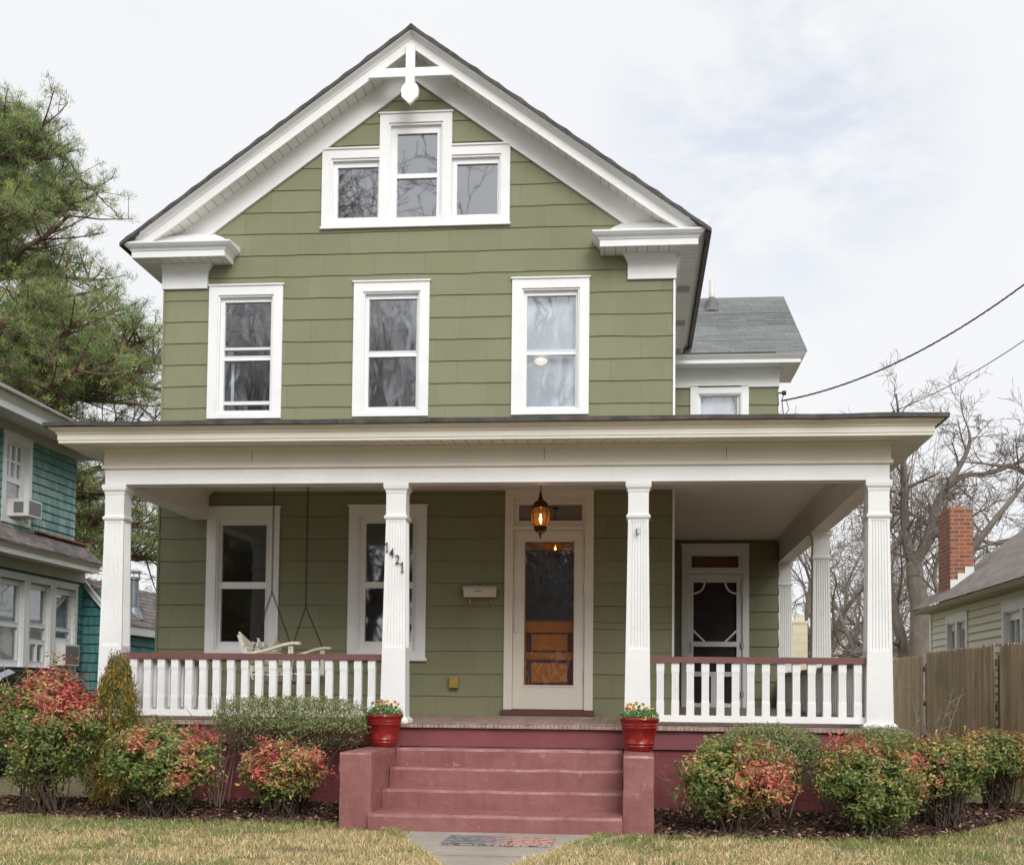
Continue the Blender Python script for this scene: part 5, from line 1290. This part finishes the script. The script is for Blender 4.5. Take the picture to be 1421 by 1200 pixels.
for i in range(26):
    y = 4.9 + i * .075; m.box(-3.99 + rnd.uniform(-.005, .01), -3.90, y, y + .07, 3.735 + rnd.uniform(0, .012), 3.765)
m.build('ridge_shingles', M['redroof'], pr)
m = MB(); m.face([(-9, -4, 0), (XN - .3, -4, 0), (XN - .3, -4, 5.3), (-9, -4, 5.3)]); m.face([(-9, -4, 0), (-9, 6.44, 0), (-9, 6.44, 5.3), (-9, -4, 5.3)]); m.face([(-9, 6.8, 0), (XN, 6.8, 0), (XN, 6.8, 3.3), (-9, 6.8, 3.3)]); m.build('back_wall', M['teal_dark'], nl)
# rear lean-to of the teal house
m = MB(); siding(m, frame((XN, 6.95, 0), (1, 0, 0), (0, -1, 0)), -.05, .55, 0, 3.05, (), course=.165, phase=.02, clip=lambda z: (-.05, min(.55, (3.15 - z) / .85)), step=.3)
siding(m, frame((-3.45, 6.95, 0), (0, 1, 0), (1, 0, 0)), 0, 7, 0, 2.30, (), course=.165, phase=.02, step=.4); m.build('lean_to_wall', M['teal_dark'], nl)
m = MB(); m.box(-3.40, -3.36, 6.8, 14, 2.20, 2.38); m.loft([[(x, 6.85, z), (x, 6.91, z), (x, 6.91, z + .14), (x, 6.85, z + .14)] for x, z in ((-4.05, 3.08), (-3.36, 2.30))]); m.build('lean_to_fascia', M['white'], nl)
m = MB(); m.face([(-3.34, 6.83, 2.39), (-3.34, 14.1, 2.39), (-4.1, 14.1, 3.2), (-4.1, 6.83, 3.2)], [(0, 0), (7, 0), (7, 1), (0, 1)]); m.box(-3.37, -3.34, 6.83, 14.1, 2.365, 2.387); m.build('lean_to_roof', M['oldroof'], nl)
m = MB(); c = (-3.62, 8.25, 0); m.lathe([(.19, 2.52), (.15, 2.62), (.095, 2.74), (.088, 2.74), (.088, 3.28)], c, 18); m.lathe([(.10, 3.26), (.12, 3.27), (.12, 3.31), (.10, 3.32)], c, 18); m.lathe([(.14, 3.40), (.145, 3.41), (.11, 3.44), (.02, 3.455)], c, 18)
for k in range(6): m.tube([(c[0] + .105 * math.cos(k), c[1] + .105 * math.sin(k), 3.3), (c[0] + .105 * math.cos(k), c[1] + .105 * math.sin(k), 3.41)], .006, 4)
m.build('flue_pipe', M['galv'], nl)
# window air conditioners
def ac(label, y0, y1, z0, z1, dx, kind):
    t = thing('air_conditioner', label, 'air conditioner', (XN, (y0 + y1) / 2, z0), 'window air conditioners of the teal house')
    m = MB(); m.box(XN - .08, XN + dx, y0, y1, z0, z1); b = m.build('casing', M['acwhite'], t, bevel=.008)
    m = MB(); m.box(XN + dx, XN + dx + .004, y0 + .03, y1 - .03, z0 + .03, z1 - .03); m.build('grille', M['acgrille'], b)
    if kind:
        m = MB(); m.box(XN + .06, XN + dx - .08, y0 - .004, y0, z0 + .05, z1 - .05); m.build('side_louvre', M['acgrille'], b)
ac('boxy air conditioner in the upper window of the teal house', 4.10, 4.56, 3.90, 4.17, .30, True)
ac('air conditioner with a fine grid grille in the lower right window of the teal house', 5.86, 6.42, 1.60, 1.96, .16, False)

# ------------------------------------------------------------------ car in the driveway
def car():
    t = thing('parked_car', 'dark teal car parked in the driveway at the left edge, mostly hidden by shrubs', 'car', (-2.62, 1.6, 0)); x0, x1 = -3.48, -1.74; cx = (x0 + x1) / 2; hw = (x1 - x0) / 2
    prof = [(-.62, .32, .80), (-.66, .55, .92), (-.60, .78, .95), (-.50, .98, .97), (.1, 1.0, .98), (3.3, .98, 1.0), (4.0, .84, .96), (4.05, .55, .93), (4.0, .3, .85)]
    rings = []
    for y, top, k in [(-.66, .62, .86), (-.62, .88, .93), (-.45, .99, .97), (.6, 1.0, 1.0), (2.6, 1.0, 1.0), (3.6, .86, .97), (3.98, .70, .90), (4.05, .55, .82)]:
        w_ = hw * k; rings.append([(cx - w_ * .9, y, .25), (cx + w_ * .9, y, .25), (cx + w_, y, .42), (cx + w_, y, top - .18), (cx + w_ * .94, y, top - .03), (cx + w_ * .8, y, top), (cx - w_ * .8, y, top), (cx - w_ * .94, y, top - .03), (cx - w_, y, top - .18), (cx - w_, y, .42)])
    m = MB(); m.loft(rings); b = m.build('body', M['carpaint'], t, smooth=False, bevel=.03)
    m = MB(); rings = [[(cx - hw * a, y, z) for a, z in ((.86, .99), (.78, zt - .05), (.66, zt), (-.66, zt), (-.78, zt - .05), (-.86, .99))] for y, zt in ((-.35, 1.05), (-.05, 1.36), (.3, 1.44), (1.6, 1.45), (2.1, 1.34), (2.85, 1.03))]
    m.loft(rings); m.build('cabin_glass', M['carglass'], t)
    m = MB(); m.loft([[(cx - hw * .67, y, z), (cx + hw * .67, y, z), (cx + hw * .67, y, z + .02), (cx - hw * .67, y, z + .02)] for y, z in ((0., 1.37), (.3, 1.44), (1.6, 1.452), (2.0, 1.37))]); m.build('roof_panel', M['carpaint'], t)
    for sx in (x0 + .1, x1 - .1):
        for y in (.25, 3.05):
            m = MB(); n = 28
            m.loft([[(sx + d, y + r_ * math.cos(2 * math.pi * k / n), .33 + r_ * math.sin(2 * math.pi * k / n)) for k in range(n)] for d, r_ in ((-.10, .30), (-.09, .325), (.09, .325), (.10, .30))]); wh = m.build('wheel', M['rubber'], t)
            m = MB(); e = .102 if sx > cx else -.102; m.loft([[(sx + d, y + r_ * math.cos(2 * math.pi * k / n), .33 + r_ * math.sin(2 * math.pi * k / n)) for k in range(n)] for d, r_ in ((e, .20), (e * 1.1, .18), (e * 1.02, .06))]); m.build('rim', M['chrome'], wh)
    for s in (-1, 1):
        m = MB(); m.box(cx + s * hw * .62, cx + s * hw * .90, -.668, -.60, .62, .82); m.build('tail_light', M['lampred'], t)
    m = MB(); m.box(x0 + .1, x1 - .1, -.74, -.6, .36, .50); m.build('bumper', M['carpaint'], t, bevel=.03)
car()

# ------------------------------------------------------------------ right neighbour (pale yellow clapboard)
nr = thing('yellow_house', 'pale yellow clapboard cottage with grey brown roof behind the wooden fence at the right', 'house', (13.5, 4, 0))
XR_ = 11.37; FR = frame((XR_, 0, 0), (0, 1, 0), (-1, 0, 0))
wins = [(7.25, 8.74, 1.25, 2.67), (3.25, 5.22, 1.25, 2.65)]
m = MB(); siding(m, FR, -6, 10.0, 0, 2.80, [(a + .08, b - .08, c + .05, d - .08) for a, b, c, d in wins], course=.125, phase=.03, thick=.016, step=1.0)
siding(m, frame((XR_, 10, 0), (1, 0, 0), (0, 1, 0)), 0, 6.3, 0, 5.1, (), course=.125, phase=.03, step=2, clip=lambda z: (0, 6.3) if z < 2.85 else ((z - 2.85) / .76, 6.3 - (z - 2.85) / .76))
siding(m, frame((XR_, -6, 0), (1, 0, 0), (0, -1, 0)), 0, 6.3, 0, 5.1, (), course=.125, phase=.03, step=2, clip=lambda z: (0, 6.3) if z < 2.85 else ((z - 2.85) / .76, 6.3 - (z - 2.85) / .76))
m.build('wall', M['yellow'], nr)
m = MB(); m.box(XR_ - .03, XR_ + .02, 9.86, 10.03, 0, 2.8); m.build('corner_board', M['white'], nr)
def pairwin(u0, u1, z0, z1):
    c = (u0 + u1) / 2; ps = []
    for a, b in ((u0 + .20, c - .14), (c + .14, u1 - .20)):
        k = (b - a) / 2; zm = (z0 + z1) / 2 + .02
        ps += [(a, a + k - .012, zm + .03, z1 - .27), (a + k + .012, b, zm + .03, z1 - .27), (a, b, z0 + .12, zm - .02)]
    window_part(nr, FR, u0, u1, z0, z1, ps, cas=.12, head=.02, mids=[(c - .06, c + .06)], blind=((z0 + z1) / 2 + .02, z1 - .1, 'curtain'))
for w_ in wins: pairwin(*w_)
m = MB(); m.face([(XR_, -6.2, 2.80), (XR_, 10.2, 2.80), (11.16, 10.2, 2.80), (11.16, -6.2, 2.80)], [(0, 0), (16, 0), (16, .3), (0, .3)]); m.build('soffit', M['beige'], nr)
m = MB(); m.loft([[(11.16, y, 2.79), (11.10, y, 2.80), (11.06, y, 2.86), (11.16, y, 2.885)] for y in (-6.3, 10.3)]); m.build('gutter', M['beige'], nr)
m = MB(); m.face([(11.08, -6.35, 2.885), (11.08, 10.35, 2.885), (14.5, 10.35, 5.45), (14.5, -6.35, 5.45)], [(0, 0), (16.7, 0), (16.7, 4.27), (0, 4.27)]); m.face([(14.5, -6.35, 5.45), (14.5, 10.35, 5.45), (17.9, 10.35, 2.885), (17.9, -6.35, 2.885)], [(0, 0), (16.7, 0), (16.7, 4.27), (0, 4.27)])
m.loft([[(11.10, y, 2.84), (14.5, y, 5.39), (14.5, y, 5.445), (11.08, y, 2.882)] for y in (10.30, 10.348)]); nroof = m.build('roof', M['nr_roof'], nr)
m = MB(); m.box(11.49, 11.90, 9.0, 9.9, 2.9, 4.64); m.box(11.485, 11.905, 8.995, 9.905, 4.64, 4.665); ch = m.build('chimney', M['brickred'], nroof)
m = MB(); m.box(11.52, 11.76, 9.1, 9.8, 4.665, 4.72); m.build('chimney_cap', M['cap'], nroof)
m = MB()
for i, (a, b) in enumerate(((11.49, 11.62), (11.62, 11.75), (11.75, 11.91))): m.box(a, b + .0, 8.982, 8.998, 3.1 + i * .1, 3.36 + i * .12)
m.build('flashing', M['flash'], nroof)

# ------------------------------------------------------------------ fence of dog eared boards
def fence(label, pts, zb, zt, seed, bw=.115):
    rnd.seed(seed); t = thing('wooden_fence', label, 'fence', (*pts[0], zb), 'board fence panels along the right boundary')
    a, b = Vector(pts[0]), Vector(pts[1]); L = (b - a).length; d = (b - a).normalized(); n_ = Vector((-d.y, d.x)); n = int(L / bw); m = MB()
    for i in range(n):
        s0 = i * bw + .007; s1 = (i + 1) * bw - .007; zz = zt[0] + (zt[1] - zt[0]) * i / n + rnd.uniform(-.012, .012); tl = rnd.uniform(-.004, .004)
        k = rnd.random(); m.col = dull(((.68, .52, .34) if k < .45 else ((.55, .42, .27) if k < .8 else (.72, .58, .41))), rnd.uniform(.78, 1.15))
        o_ = rnd.uniform(-.004, .004); out = [(s0, zb), (s1, zb), (s1 + tl, zz - .03), (s1 - .022 + tl, zz), (s0 + .022 + tl, zz), (s0 + tl, zz - .03)]
        m.loft([[(a.x + d.x * s + n_.x * (o_ + q), a.y + d.y * s + n_.y * (o_ + q), z) for s, z in out] for q in (0, .018)])
    m.build('boards', M['fence'], t, colors=True)
    m = MB(); m.col = (.16, .12, .08)
    for z in (zb + .25, (zb + zt[0]) / 2, zt[0] - .25): m.bar((a.x - n_.x * .03, a.y - n_.y * .03, z), (b.x - n_.x * .03, b.y - n_.y * .03, z), .04, .09)
    m.build('rails', M['fence'], t, colors=True)
    for p in (a, b):
        m = MB(); m.col = (.15, .11, .07); q = p - n_ * .09; m.box(q.x - .05, q.x + .05, q.y - .05, q.y + .05, zb - .1, zt[0] - .15); m.build('post', M['fence'], t, colors=True)
fence('weathered fence panel nearest the camera at the right edge, with the widest boards', [(10.42, -3.0), (10.545, 2.50)], .10, (1.90, 1.905), 51, .145)
fence('middle weathered fence panel, its dog eared top below the yellow house windows', [(10.56, 2.70), (10.80, 7.85)], .22, (1.93, 1.985), 52)
fence('farthest weathered fence panel, ending at the right corner column and the bare tree', [(10.82, 8.15), (11.22, 13.4)], .25, (1.96, 2.03), 53)

# ------------------------------------------------------------------ distant chimney and cottages between the columns
m = MB(); m.box(9.27, 9.60, 14, 14.33, 0, 2.84); m.box(9.255, 9.615, 13.985, 14.345, 2.84, 2.90); m.box(9.34, 9.53, 14.06, 14.25, 2.90, 3.04)
bc = m.build('masonry_chimney', M['creamblock']); tag(bc, 'cream painted block chimney standing beyond the porch railing', 'chimney')
def cottage(label, x, y, w_, h, rise, wallm, roofm, turn=0):
    t = thing('distant_cottage', label, 'house', (x, y, 0)); m = MB(); m.box(x - w_ / 2, x + w_ / 2, y, y + 8, 0, h)
    m.face([(x - w_ / 2, y, h), (x + w_ / 2, y, h), (x, y, h + rise)]); m.build('wall', M[wallm], t)
    m = MB()
    for s in (-1, 1): m.loft([[(x, y2, h + rise), (x, y2, h + rise + .1), (x + s * (w_ / 2 + .3), y2, h - .12), (x + s * (w_ / 2 + .3), y2, h - .22)] for y2 in (y - .35, y + 8.3)])
    m.build('roof', M[roofm], t)
    m = MB(); m.box(x - .4, x + .4, y - .04, y - .01, h * .45, h * .85); m.build('window', M['white'], t)
cottage('distant yellow gabled cottage with pale roof seen between the side columns', 14.3, 40, 2.6, 2.9, 1.5, 'yellow', 'nr_roof')
cottage('distant white cottage with blue grey roof seen just right of the corner column', 15.4, 36, 3.4, 2.5, .95, 'white', 'lead')

# ------------------------------------------------------------------ trees
def branch(m, p, d, L, r, depth, up=.12, wild=.35, kids=(2, 4), minr=.006, sides=5, ratio=.62):
    n = 5 if depth > 1 else 3; pts = [p]; rad = [r]; q = p.copy(); d = d.normalized(); dirs = [d]
    for i in range(n):
        d = (d + Vector((rnd.gauss(0, wild), rnd.gauss(0, wild), rnd.gauss(0, wild * .8))) * (.42) + Vector((0, 0, up)) * .35).normalized()
        q = q + d * (L / n); pts.append(q.copy()); rad.append(max(minr, r * (1 - .62 * (i + 1) / n))); dirs.append(d)
    m.tube(pts, rad, sides if depth > 1 else 3, cap=False)
    if depth <= 0: return
    for _ in range(rnd.randint(*kids)):
        t = rnd.uniform(.25, 1.0); i = min(n - 1, int(t * n)); b = pts[i].lerp(pts[i + 1], t * n - i)
        a = Vector((rnd.gauss(0, 1), rnd.gauss(0, 1), rnd.gauss(0, 1))); a = (a - dirs[i] * a.dot(dirs[i])).normalized()
        nd = dirs[i] * .75 + a * rnd.uniform(.5, 1.0)
        branch(m, b, nd, L * rnd.uniform(ratio - .12, ratio + .12), max(minr, rad[i] * .58), depth - 1, up, wild, kids, minr, sides, ratio)
def limbtree(label, trunk, limbs, seed, kids=3, dens=1.5, L0=1.6, depth=3, minr=.007, group=None, mat='bark', fz=(2, 3), ratio=.70):
    rnd.seed(seed); t = thing('bare_tree', label, 'tree', (trunk[0][0], trunk[0][1], 0), group)
    m = MB()
    def smooth(pl, sub=3):
        P = [Vector(p[:3]) for p in pl]; Rr = [p[3] for p in pl]; out = []; ro = []
        for i in range(len(P) - 1):
            a = P[max(0, i - 1)]; b = P[i]; c = P[i + 1]; d = P[min(len(P) - 1, i + 2)]
            for k in range(sub):
                u = k / sub; out.append(.5 * ((2 * b) + (c - a) * u + (2 * a - 5 * b + 4 * c - d) * u * u + (3 * b - a - 3 * c + d) * u ** 3)); ro.append(Rr[i] + (Rr[i + 1] - Rr[i]) * u)
        out.append(P[-1]); ro.append(Rr[-1]); return out, ro
    p, r = smooth(trunk); r[0] *= 1.25; m.tube(p, r, 12); m.build('trunk', M[mat], t, smooth=True)
    m = MB()
    for pl in limbs:
        p, r = smooth(pl); m.tube(p, r, 8, cap=True)
        for i in range(1, len(p)):
            seg = (p[i] - p[i - 1]); 
            for _ in range(max(1, int(seg.length * dens + rnd.random()))):
                a = Vector((rnd.gauss(0, 1), rnd.gauss(0, .8), rnd.gauss(.15, .9))).normalized(); b = p[i - 1].lerp(p[i], rnd.random()); f = .35 + .65 * (1 - i / len(p))
                branch(m, b, seg.normalized() * .6 + a, L0 * rnd.uniform(.5, 1.2) * (.5 + f * .6), max(minr * 1.4, min(r[i] * .5, .045)), depth, .10, .22, fz, minr, 4, ratio)
        branch(m, p[-1], (p[-1] - p[-2]), L0, max(minr, r[-1]), depth, .15, .26, fz, minr, 4, ratio)
    m.build('branches', M['twig'], t); return t
TY = 18.0
T = lambda px, py, r, dy=0: (12.86 + (px - 1275) / 55, TY + dy, 2.26 + (910 - py) / 55, r)
limbtree('large bare forked tree behind the wooden fence, between the corner column and the brick chimney',
    [(12.85, TY, 0, .27), T(1276, 907, .25), T(1277, 841, .235), T(1272, 809, .22), T(1269, 780, .20)],
    [[T(1269, 784, .15), T(1261, 755, .13), T(1257, 711, .11), T(1254, 667, .09, -.3), T(1249, 640, .07, -.5), T(1240, 610, .05, -.8)],
     [T(1269, 784, .15), T(1286, 752, .125), T(1296, 717, .11), T(1308, 690, .095, .3), T(1327, 660, .08, .4), T(1346, 628, .06, .5), T(1353, 604, .04, .5), T(1350, 586, .02, .5)],
     [T(1316, 677, .06, .3), T(1340, 660, .055, 0), T(1371, 659, .045, -.3), T(1400, 648, .04, -.5), T(1430, 640, .03, -.7)],
     [T(1286, 752, .055), T(1306, 738, .045, -.4), T(1330, 728, .035, -.8)],
     [T(1254, 680, .05), T(1240, 690, .035, -.5), T(1222, 735, .03, -.8)]], 61, dens=1.05, L0=1.0, depth=4, minr=.005)
limbtree('leaning bare trunk just left of the large forked tree, half behind the corner column',
    [(12.65, TY + .6, 0, .17), T(1262, 905, .15, .6), T(1252, 857, .13, .6), T(1243, 815, .115, .6), T(1238, 780, .10, .6)],
    [[T(1238, 780, .09, .6), T(1236, 735, .07, .6), T(1222, 690, .05, .4), T(1215, 650, .03)], [T(1262, 900, .06, .6), T(1245, 890, .05, .4), T(1225, 895, .035, .2)], [T(1250, 850, .05, .6), T(1262, 800, .035, .8), T(1262, 760, .02, .9)]], 62, dens=1.4, L0=1.0, depth=3, minr=.005)
limbtree('dark bare trunk hard against the far corner of the yellow house',
    [(13.15, TY - 2, 0, .22), (13.1, TY - 2, 2.2, .20), (13.08, TY - 2, 3.3, .18), (13.25, TY - 2, 3.9, .15)],
    [[(13.25, TY - 2, 3.9, .14), (13.6, TY - 2, 4.6, .11), (14.0, TY - 2.2, 5.2, .08), (14.6, TY - 2.4, 6.0, .05)], [(13.1, TY - 2, 3.4, .08), (12.8, TY - 2, 4.0, .06), (12.9, TY - 2.2, 4.7, .03)]], 63, dens=1.4, L0=1.0, depth=3, mat='barkdark', minr=.005)
limbtree('broad bare tree at the right edge whose limbs arch over the yellow house roof',
    [(17.2, 17, 0, .36), (17.1, 17, 2.5, .32), (16.9, 17, 4.2, .28)],
    [[(16.9, 17, 4.2, .15), (16.2, 17, 5.2, .11), (15.6, 16.8, 5.45, .09), (15.0, 16.6, 5.1, .075), (14.4, 16.4, 4.9, .05), (13.7, 16.2, 5.0, .03)],
     [(16.9, 17, 4.2, .2), (16.5, 17.2, 5.8, .12), (15.9, 17.4, 6.5, .08), (15.2, 17.6, 6.9, .055), (14.6, 17.6, 7.0, .03)],
     [(16.9, 17, 4.2, .2), (17.4, 17, 5.8, .15), (17.6, 17, 7.0, .09), (17.2, 17, 7.6, .04)]], 64, dens=.9, L0=1.0, depth=4, minr=.005)
def simple_tree(label, x, y, H, seed, r0_=.22, n=7, group=None, mat='bark', depth=3, minr=.007, L0=None, low=.3, spread=1.0, kids=(2, 3)):
    rnd.seed(seed); tr = [(x, y, 0, r0_)]; cx_, cy_ = x, y
    for k in range(1, 4):
        cx_ += rnd.gauss(0, .12 * H / 10); cy_ += rnd.gauss(0, .1); tr.append((cx_, cy_, H * low * k / 3, r0_ * (1 - .12 * k)))
    limbs = []
    for k in range(n):
        a = 2 * math.pi * k / n + rnd.uniform(-.4, .4); o_ = rnd.uniform(.15, .42) * spread * H; s = tr[-1] if k % 2 else tr[-2]; r1 = r0_ * rnd.uniform(.35, .55); P = [(s[0], s[1], s[2], r1)]
        ht = H * rnd.uniform(.62, .98) - s[2]
        for j in range(1, 5):
            f = j / 4; P.append((s[0] + math.cos(a) * o_ * f ** .8 + rnd.gauss(0, .03 * H), s[1] + math.sin(a) * o_ * f ** .8 + rnd.gauss(0, .02 * H), s[2] + ht * f + rnd.gauss(0, .02 * H), r1 * (1 - .8 * f)))
        limbs.append(P)
    return limbtree(label, tr, limbs, seed, dens=.85, L0=L0 or H * .17, depth=depth, minr=minr, group=group, mat=mat, fz=kids)
simple_tree('bare tree seen between the middle and corner side columns of the porch', 12.9, 26, 8.6, 71, .16, 5, minr=.006, low=.25, spread=1.2)
simple_tree('bare tree seen just left of the middle side column, above the cream chimney', 12.2, 30, 9.5, 72, .2, 6, minr=.007, low=.28)
simple_tree('tallest bare tree in the back row, seen between the side columns', 15.6, 36, 9.6, 73, .24, 6, minr=.008, low=.25, spread=1.3)
simple_tree('distant bare tree filling the gap right of the corner column', 18.2, 40, 9.5, 74, .2, 5, minr=.009, low=.3, spread=1.1)
simple_tree('bare tree in the distance between the left corner column and the green house', -8.6, 30, 8.4, 75, .18, 7, minr=.008, low=.3)

# pine behind the teal house
def pine(label, x, y, H, seed, limbs, spread, n_t=26):
    rnd.seed(seed); t = thing('pine_tree', label, 'tree', (x, y, 0)); m = MB()
    tp = [Vector((x + .25 * math.sin(k * .8), y, H * k / 10)) for k in range(11)]; m.tube(tp, [.42 * (1 - .085 * k) for k in range(11)], 10); m.build('trunk', M['pinebark'], t, smooth=True)
    m = MB(); nd = MB(); tufts = []
    for i in range(limbs):
        h = H * ((.23 if y > 0 else .08) + (.75 if y > 0 else .88) * (i + rnd.random()) / limbs); a = rnd.uniform(0, 6.283) if i % 3 else rnd.gauss(-.1, .5); k = min(9, int(h / H * 10)); b = tp[k].lerp(tp[k + 1], h / H * 10 - k)
        L = spread(h / H) * rnd.uniform(.75, 1.08); P = [b]; q = b.copy(); d = Vector((math.cos(a), math.sin(a), rnd.uniform(-.05, .35)))
        for j in range(6):
            d = (d + Vector((rnd.gauss(0, .16), rnd.gauss(0, .16), rnd.gauss(.02, .13)))).normalized(); q = q + d * L / 6; P.append(q.copy())
        r_ = .05 + .022 * L; m.tube(P, [r_ * (1 - .13 * j) for j in range(7)], 6)
        for s in range(int(7 + L * 4.2)):
            u = rnd.uniform(.3, 1) * 6; j = min(5, int(u)); b2 = P[j].lerp(P[j + 1], u - j); dd = (P[j + 1] - P[j]).normalized(); sd = Vector((rnd.gauss(0, .8), rnd.gauss(0, .8), rnd.gauss(.25, .45))); L2 = rnd.uniform(.6, 1.4) * (.5 + L * .12)
            e = b2 + (dd * .6 + sd).normalized() * L2; mid_ = b2.lerp(e, .5) + Vector((0, 0, -.05)); m.tube([b2, mid_, e], [.028, .02, .01], 4, cap=False); tufts.append(e)
            for w2 in range(5):
                f = b2.lerp(e, rnd.uniform(.35, 1)); g_ = f + Vector((rnd.gauss(0, .22), rnd.gauss(0, .22), rnd.gauss(.08, .16))); m.tube([f, g_], [.012, .007], 3, cap=False); tufts.append(g_)
    m.build('limbs', M['pinebark'], t)
    for c in tufts:
        br = rnd.random(); base = (.25, .33, .125) if br < .45 else ((.155, .225, .085) if br < .78 else (.42, .46, .16))
        for k in range(n_t):
            d = Vector((rnd.gauss(0, 1), rnd.gauss(0, 1), rnd.gauss(.9, .8))).normalized(); L = rnd.uniform(.10, .19); s = d.cross(Vector((rnd.gauss(0, 1), rnd.gauss(0, 1), rnd.gauss(0, 1)))).normalized() * .0065
            nd.col = dull(base, rnd.uniform(.7, 1.3)); b = c + Vector((rnd.gauss(0, .075), rnd.gauss(0, .075), rnd.gauss(0, .05))); nd.face([b - s, b + s, b + d * L])
    nd.build('needles', M['needle'], t, colors=True)
pine('tall spreading pine behind the teal house at the left', -12.4, 17.5, 16.6, 81, 104, lambda f: min(6.3, 8.3 * (1 - f) ** .45) * min(1, .86 + f * .5), 34)

# trees and a house across the street, seen mirrored in the windows
G_ = 'bare trees across the street'
for i, (x, y, H, s, lb) in enumerate(((1.5, -34, 17, 91, 'bare street tree behind the camera, opposite the front door, mirrored in the upper windows'), (-3.6, -32, 20, 92, 'tallest bare street tree behind the camera, mirrored in the gable window'), (-10.5, -33, 18, 93, 'bare tree farthest left across the street'), (13, -36, 17, 94, 'bare tree farthest right across the street'))):
    simple_tree(lb, x, y, H, s, .30, 12, group=G_, depth=4, minr=.010, low=.2, spread=1.1, kids=(2, 3))
for lb, x, y, hh, mt_ in (('white two storey house farther left across the street, behind the camera', -16, -43, 6.2, 'cream'), ('grey two storey house farther right across the street, behind the camera', 20, -43, 6.4, 'beige')):
    t = thing('street_house', lb, 'house', (x, y, 0)); m = MB(); m.box(x - 5, x + 5, y - 9, y, 0, hh); m.build('wall', M[mt_], t)
    m = MB(); m.loft([[(xx, y - 10, hh - .1), (xx, y + .8, hh - .1), (xx, y - 4.5, hh + 3.4)] for xx in (x - 5.6, x + 5.6)]); m.build('roof', M['lead'], t)
    for xx in (x - 3.6, x - .6, x + 2.4):
        for zz in (1.1, 3.9): m = MB(); m.box(xx, xx + 1.1, y + .01, y + .06, zz, zz + 1.5); m.build('window', M['carpaint'], t)
pine('broad evergreen across the street behind the camera, mirrored in the lower windows', -9.0, -29, 10, 98, 46, lambda f: 4.2 * (1 - f) ** .6, 7)
oh = thing('brick_house', 'red brick house with white door across the street, behind the camera', 'house', (2, -44, 0))
m = MB(); m.box(-4, 9, -50, -42, 0, 5.6); m.build('wall', M['otherbrick'], oh)
m = MB(); m.loft([[(x, -51, 5.5), (x, -41, 5.5), (x, -46, 8.6)] for x in (-4.6, 9.6)]); m.build('roof', M['lead'], oh)
m = MB(); m.box(2, 3.1, -42.0, -41.93, .3, 2.5); m.build('door', M['white'], oh)
for x in (-2.6, .2, 4.6, 7.2):
    m = MB(); m.box(x, x + 1.1, -42.0, -41.93, 1.2, 2.8); m.build('window', M['white'], oh)

# ------------------------------------------------------------------ overhead lines
def cable(label, pts, r_, twist=False, cat='cable'):
    P = [Vector(p) for p in pts]; m = MB(); out = []
    n = 60
    for i in range(n + 1):                                # quadratic through three points
        t = i / n * 1.0; a, b, c = P
        out.append(a * (1 - t) * (1 - 2 * t) + b * 4 * t * (1 - t) + c * t * (2 * t - 1))
    if twist:
        for ph in (0, 2.1, 4.2):
            m.tube([o + Vector((0, math.cos(i * 1.3 + ph), math.sin(i * 1.3 + ph))) * r_ * 1.4 for i, o in enumerate(out)], r_ * .8, 5)
    else: m.tube(out, r_, 5)
    o = m.build('overhead_cable', M['cable']); tag(o, label, cat, 'overhead lines'); return o

cable('thick twisted black service cable rising from the rear wing to the upper right', [(7.985, 4.8, 5.728), (9.468, 3.4, 5.95), (10.925, 2.0, 6.69)], .007, True)
cable('thin smooth cable to the right of the twisted one, rising from behind the porch roof', [(9.77, 6, 5.76), (10.62, 5, 6.02), (11.46, 4, 6.46)], .007)
cable('thin cable sloping down at the left, in front of the pine', [(-2.46, .5, 5.295), (-2.329, 2, 5.341), (-1.608, 4, 5.263)], .008)
m = MB(); m.tube([(7.94, 4.84, 5.86), (8.03, 4.84, 5.86)], .012, 8); m.tube([(8.0, 4.84, 5.86), (8.06, 4.84, 5.86)], .035, 10); m.tube([(8.03, 4.84, 5.86), (7.99, 4.8, 5.73), (8.02, 4.86, 5.55), (7.96, 4.9, 5.35)], .007, 5); m.tube([(8.06, 4.8, 5.73), (8.10, 4.82, 5.60), (7.97, 4.9, 5.4)], .006, 5)
m.build('cable_insulator', M['cable'], house)
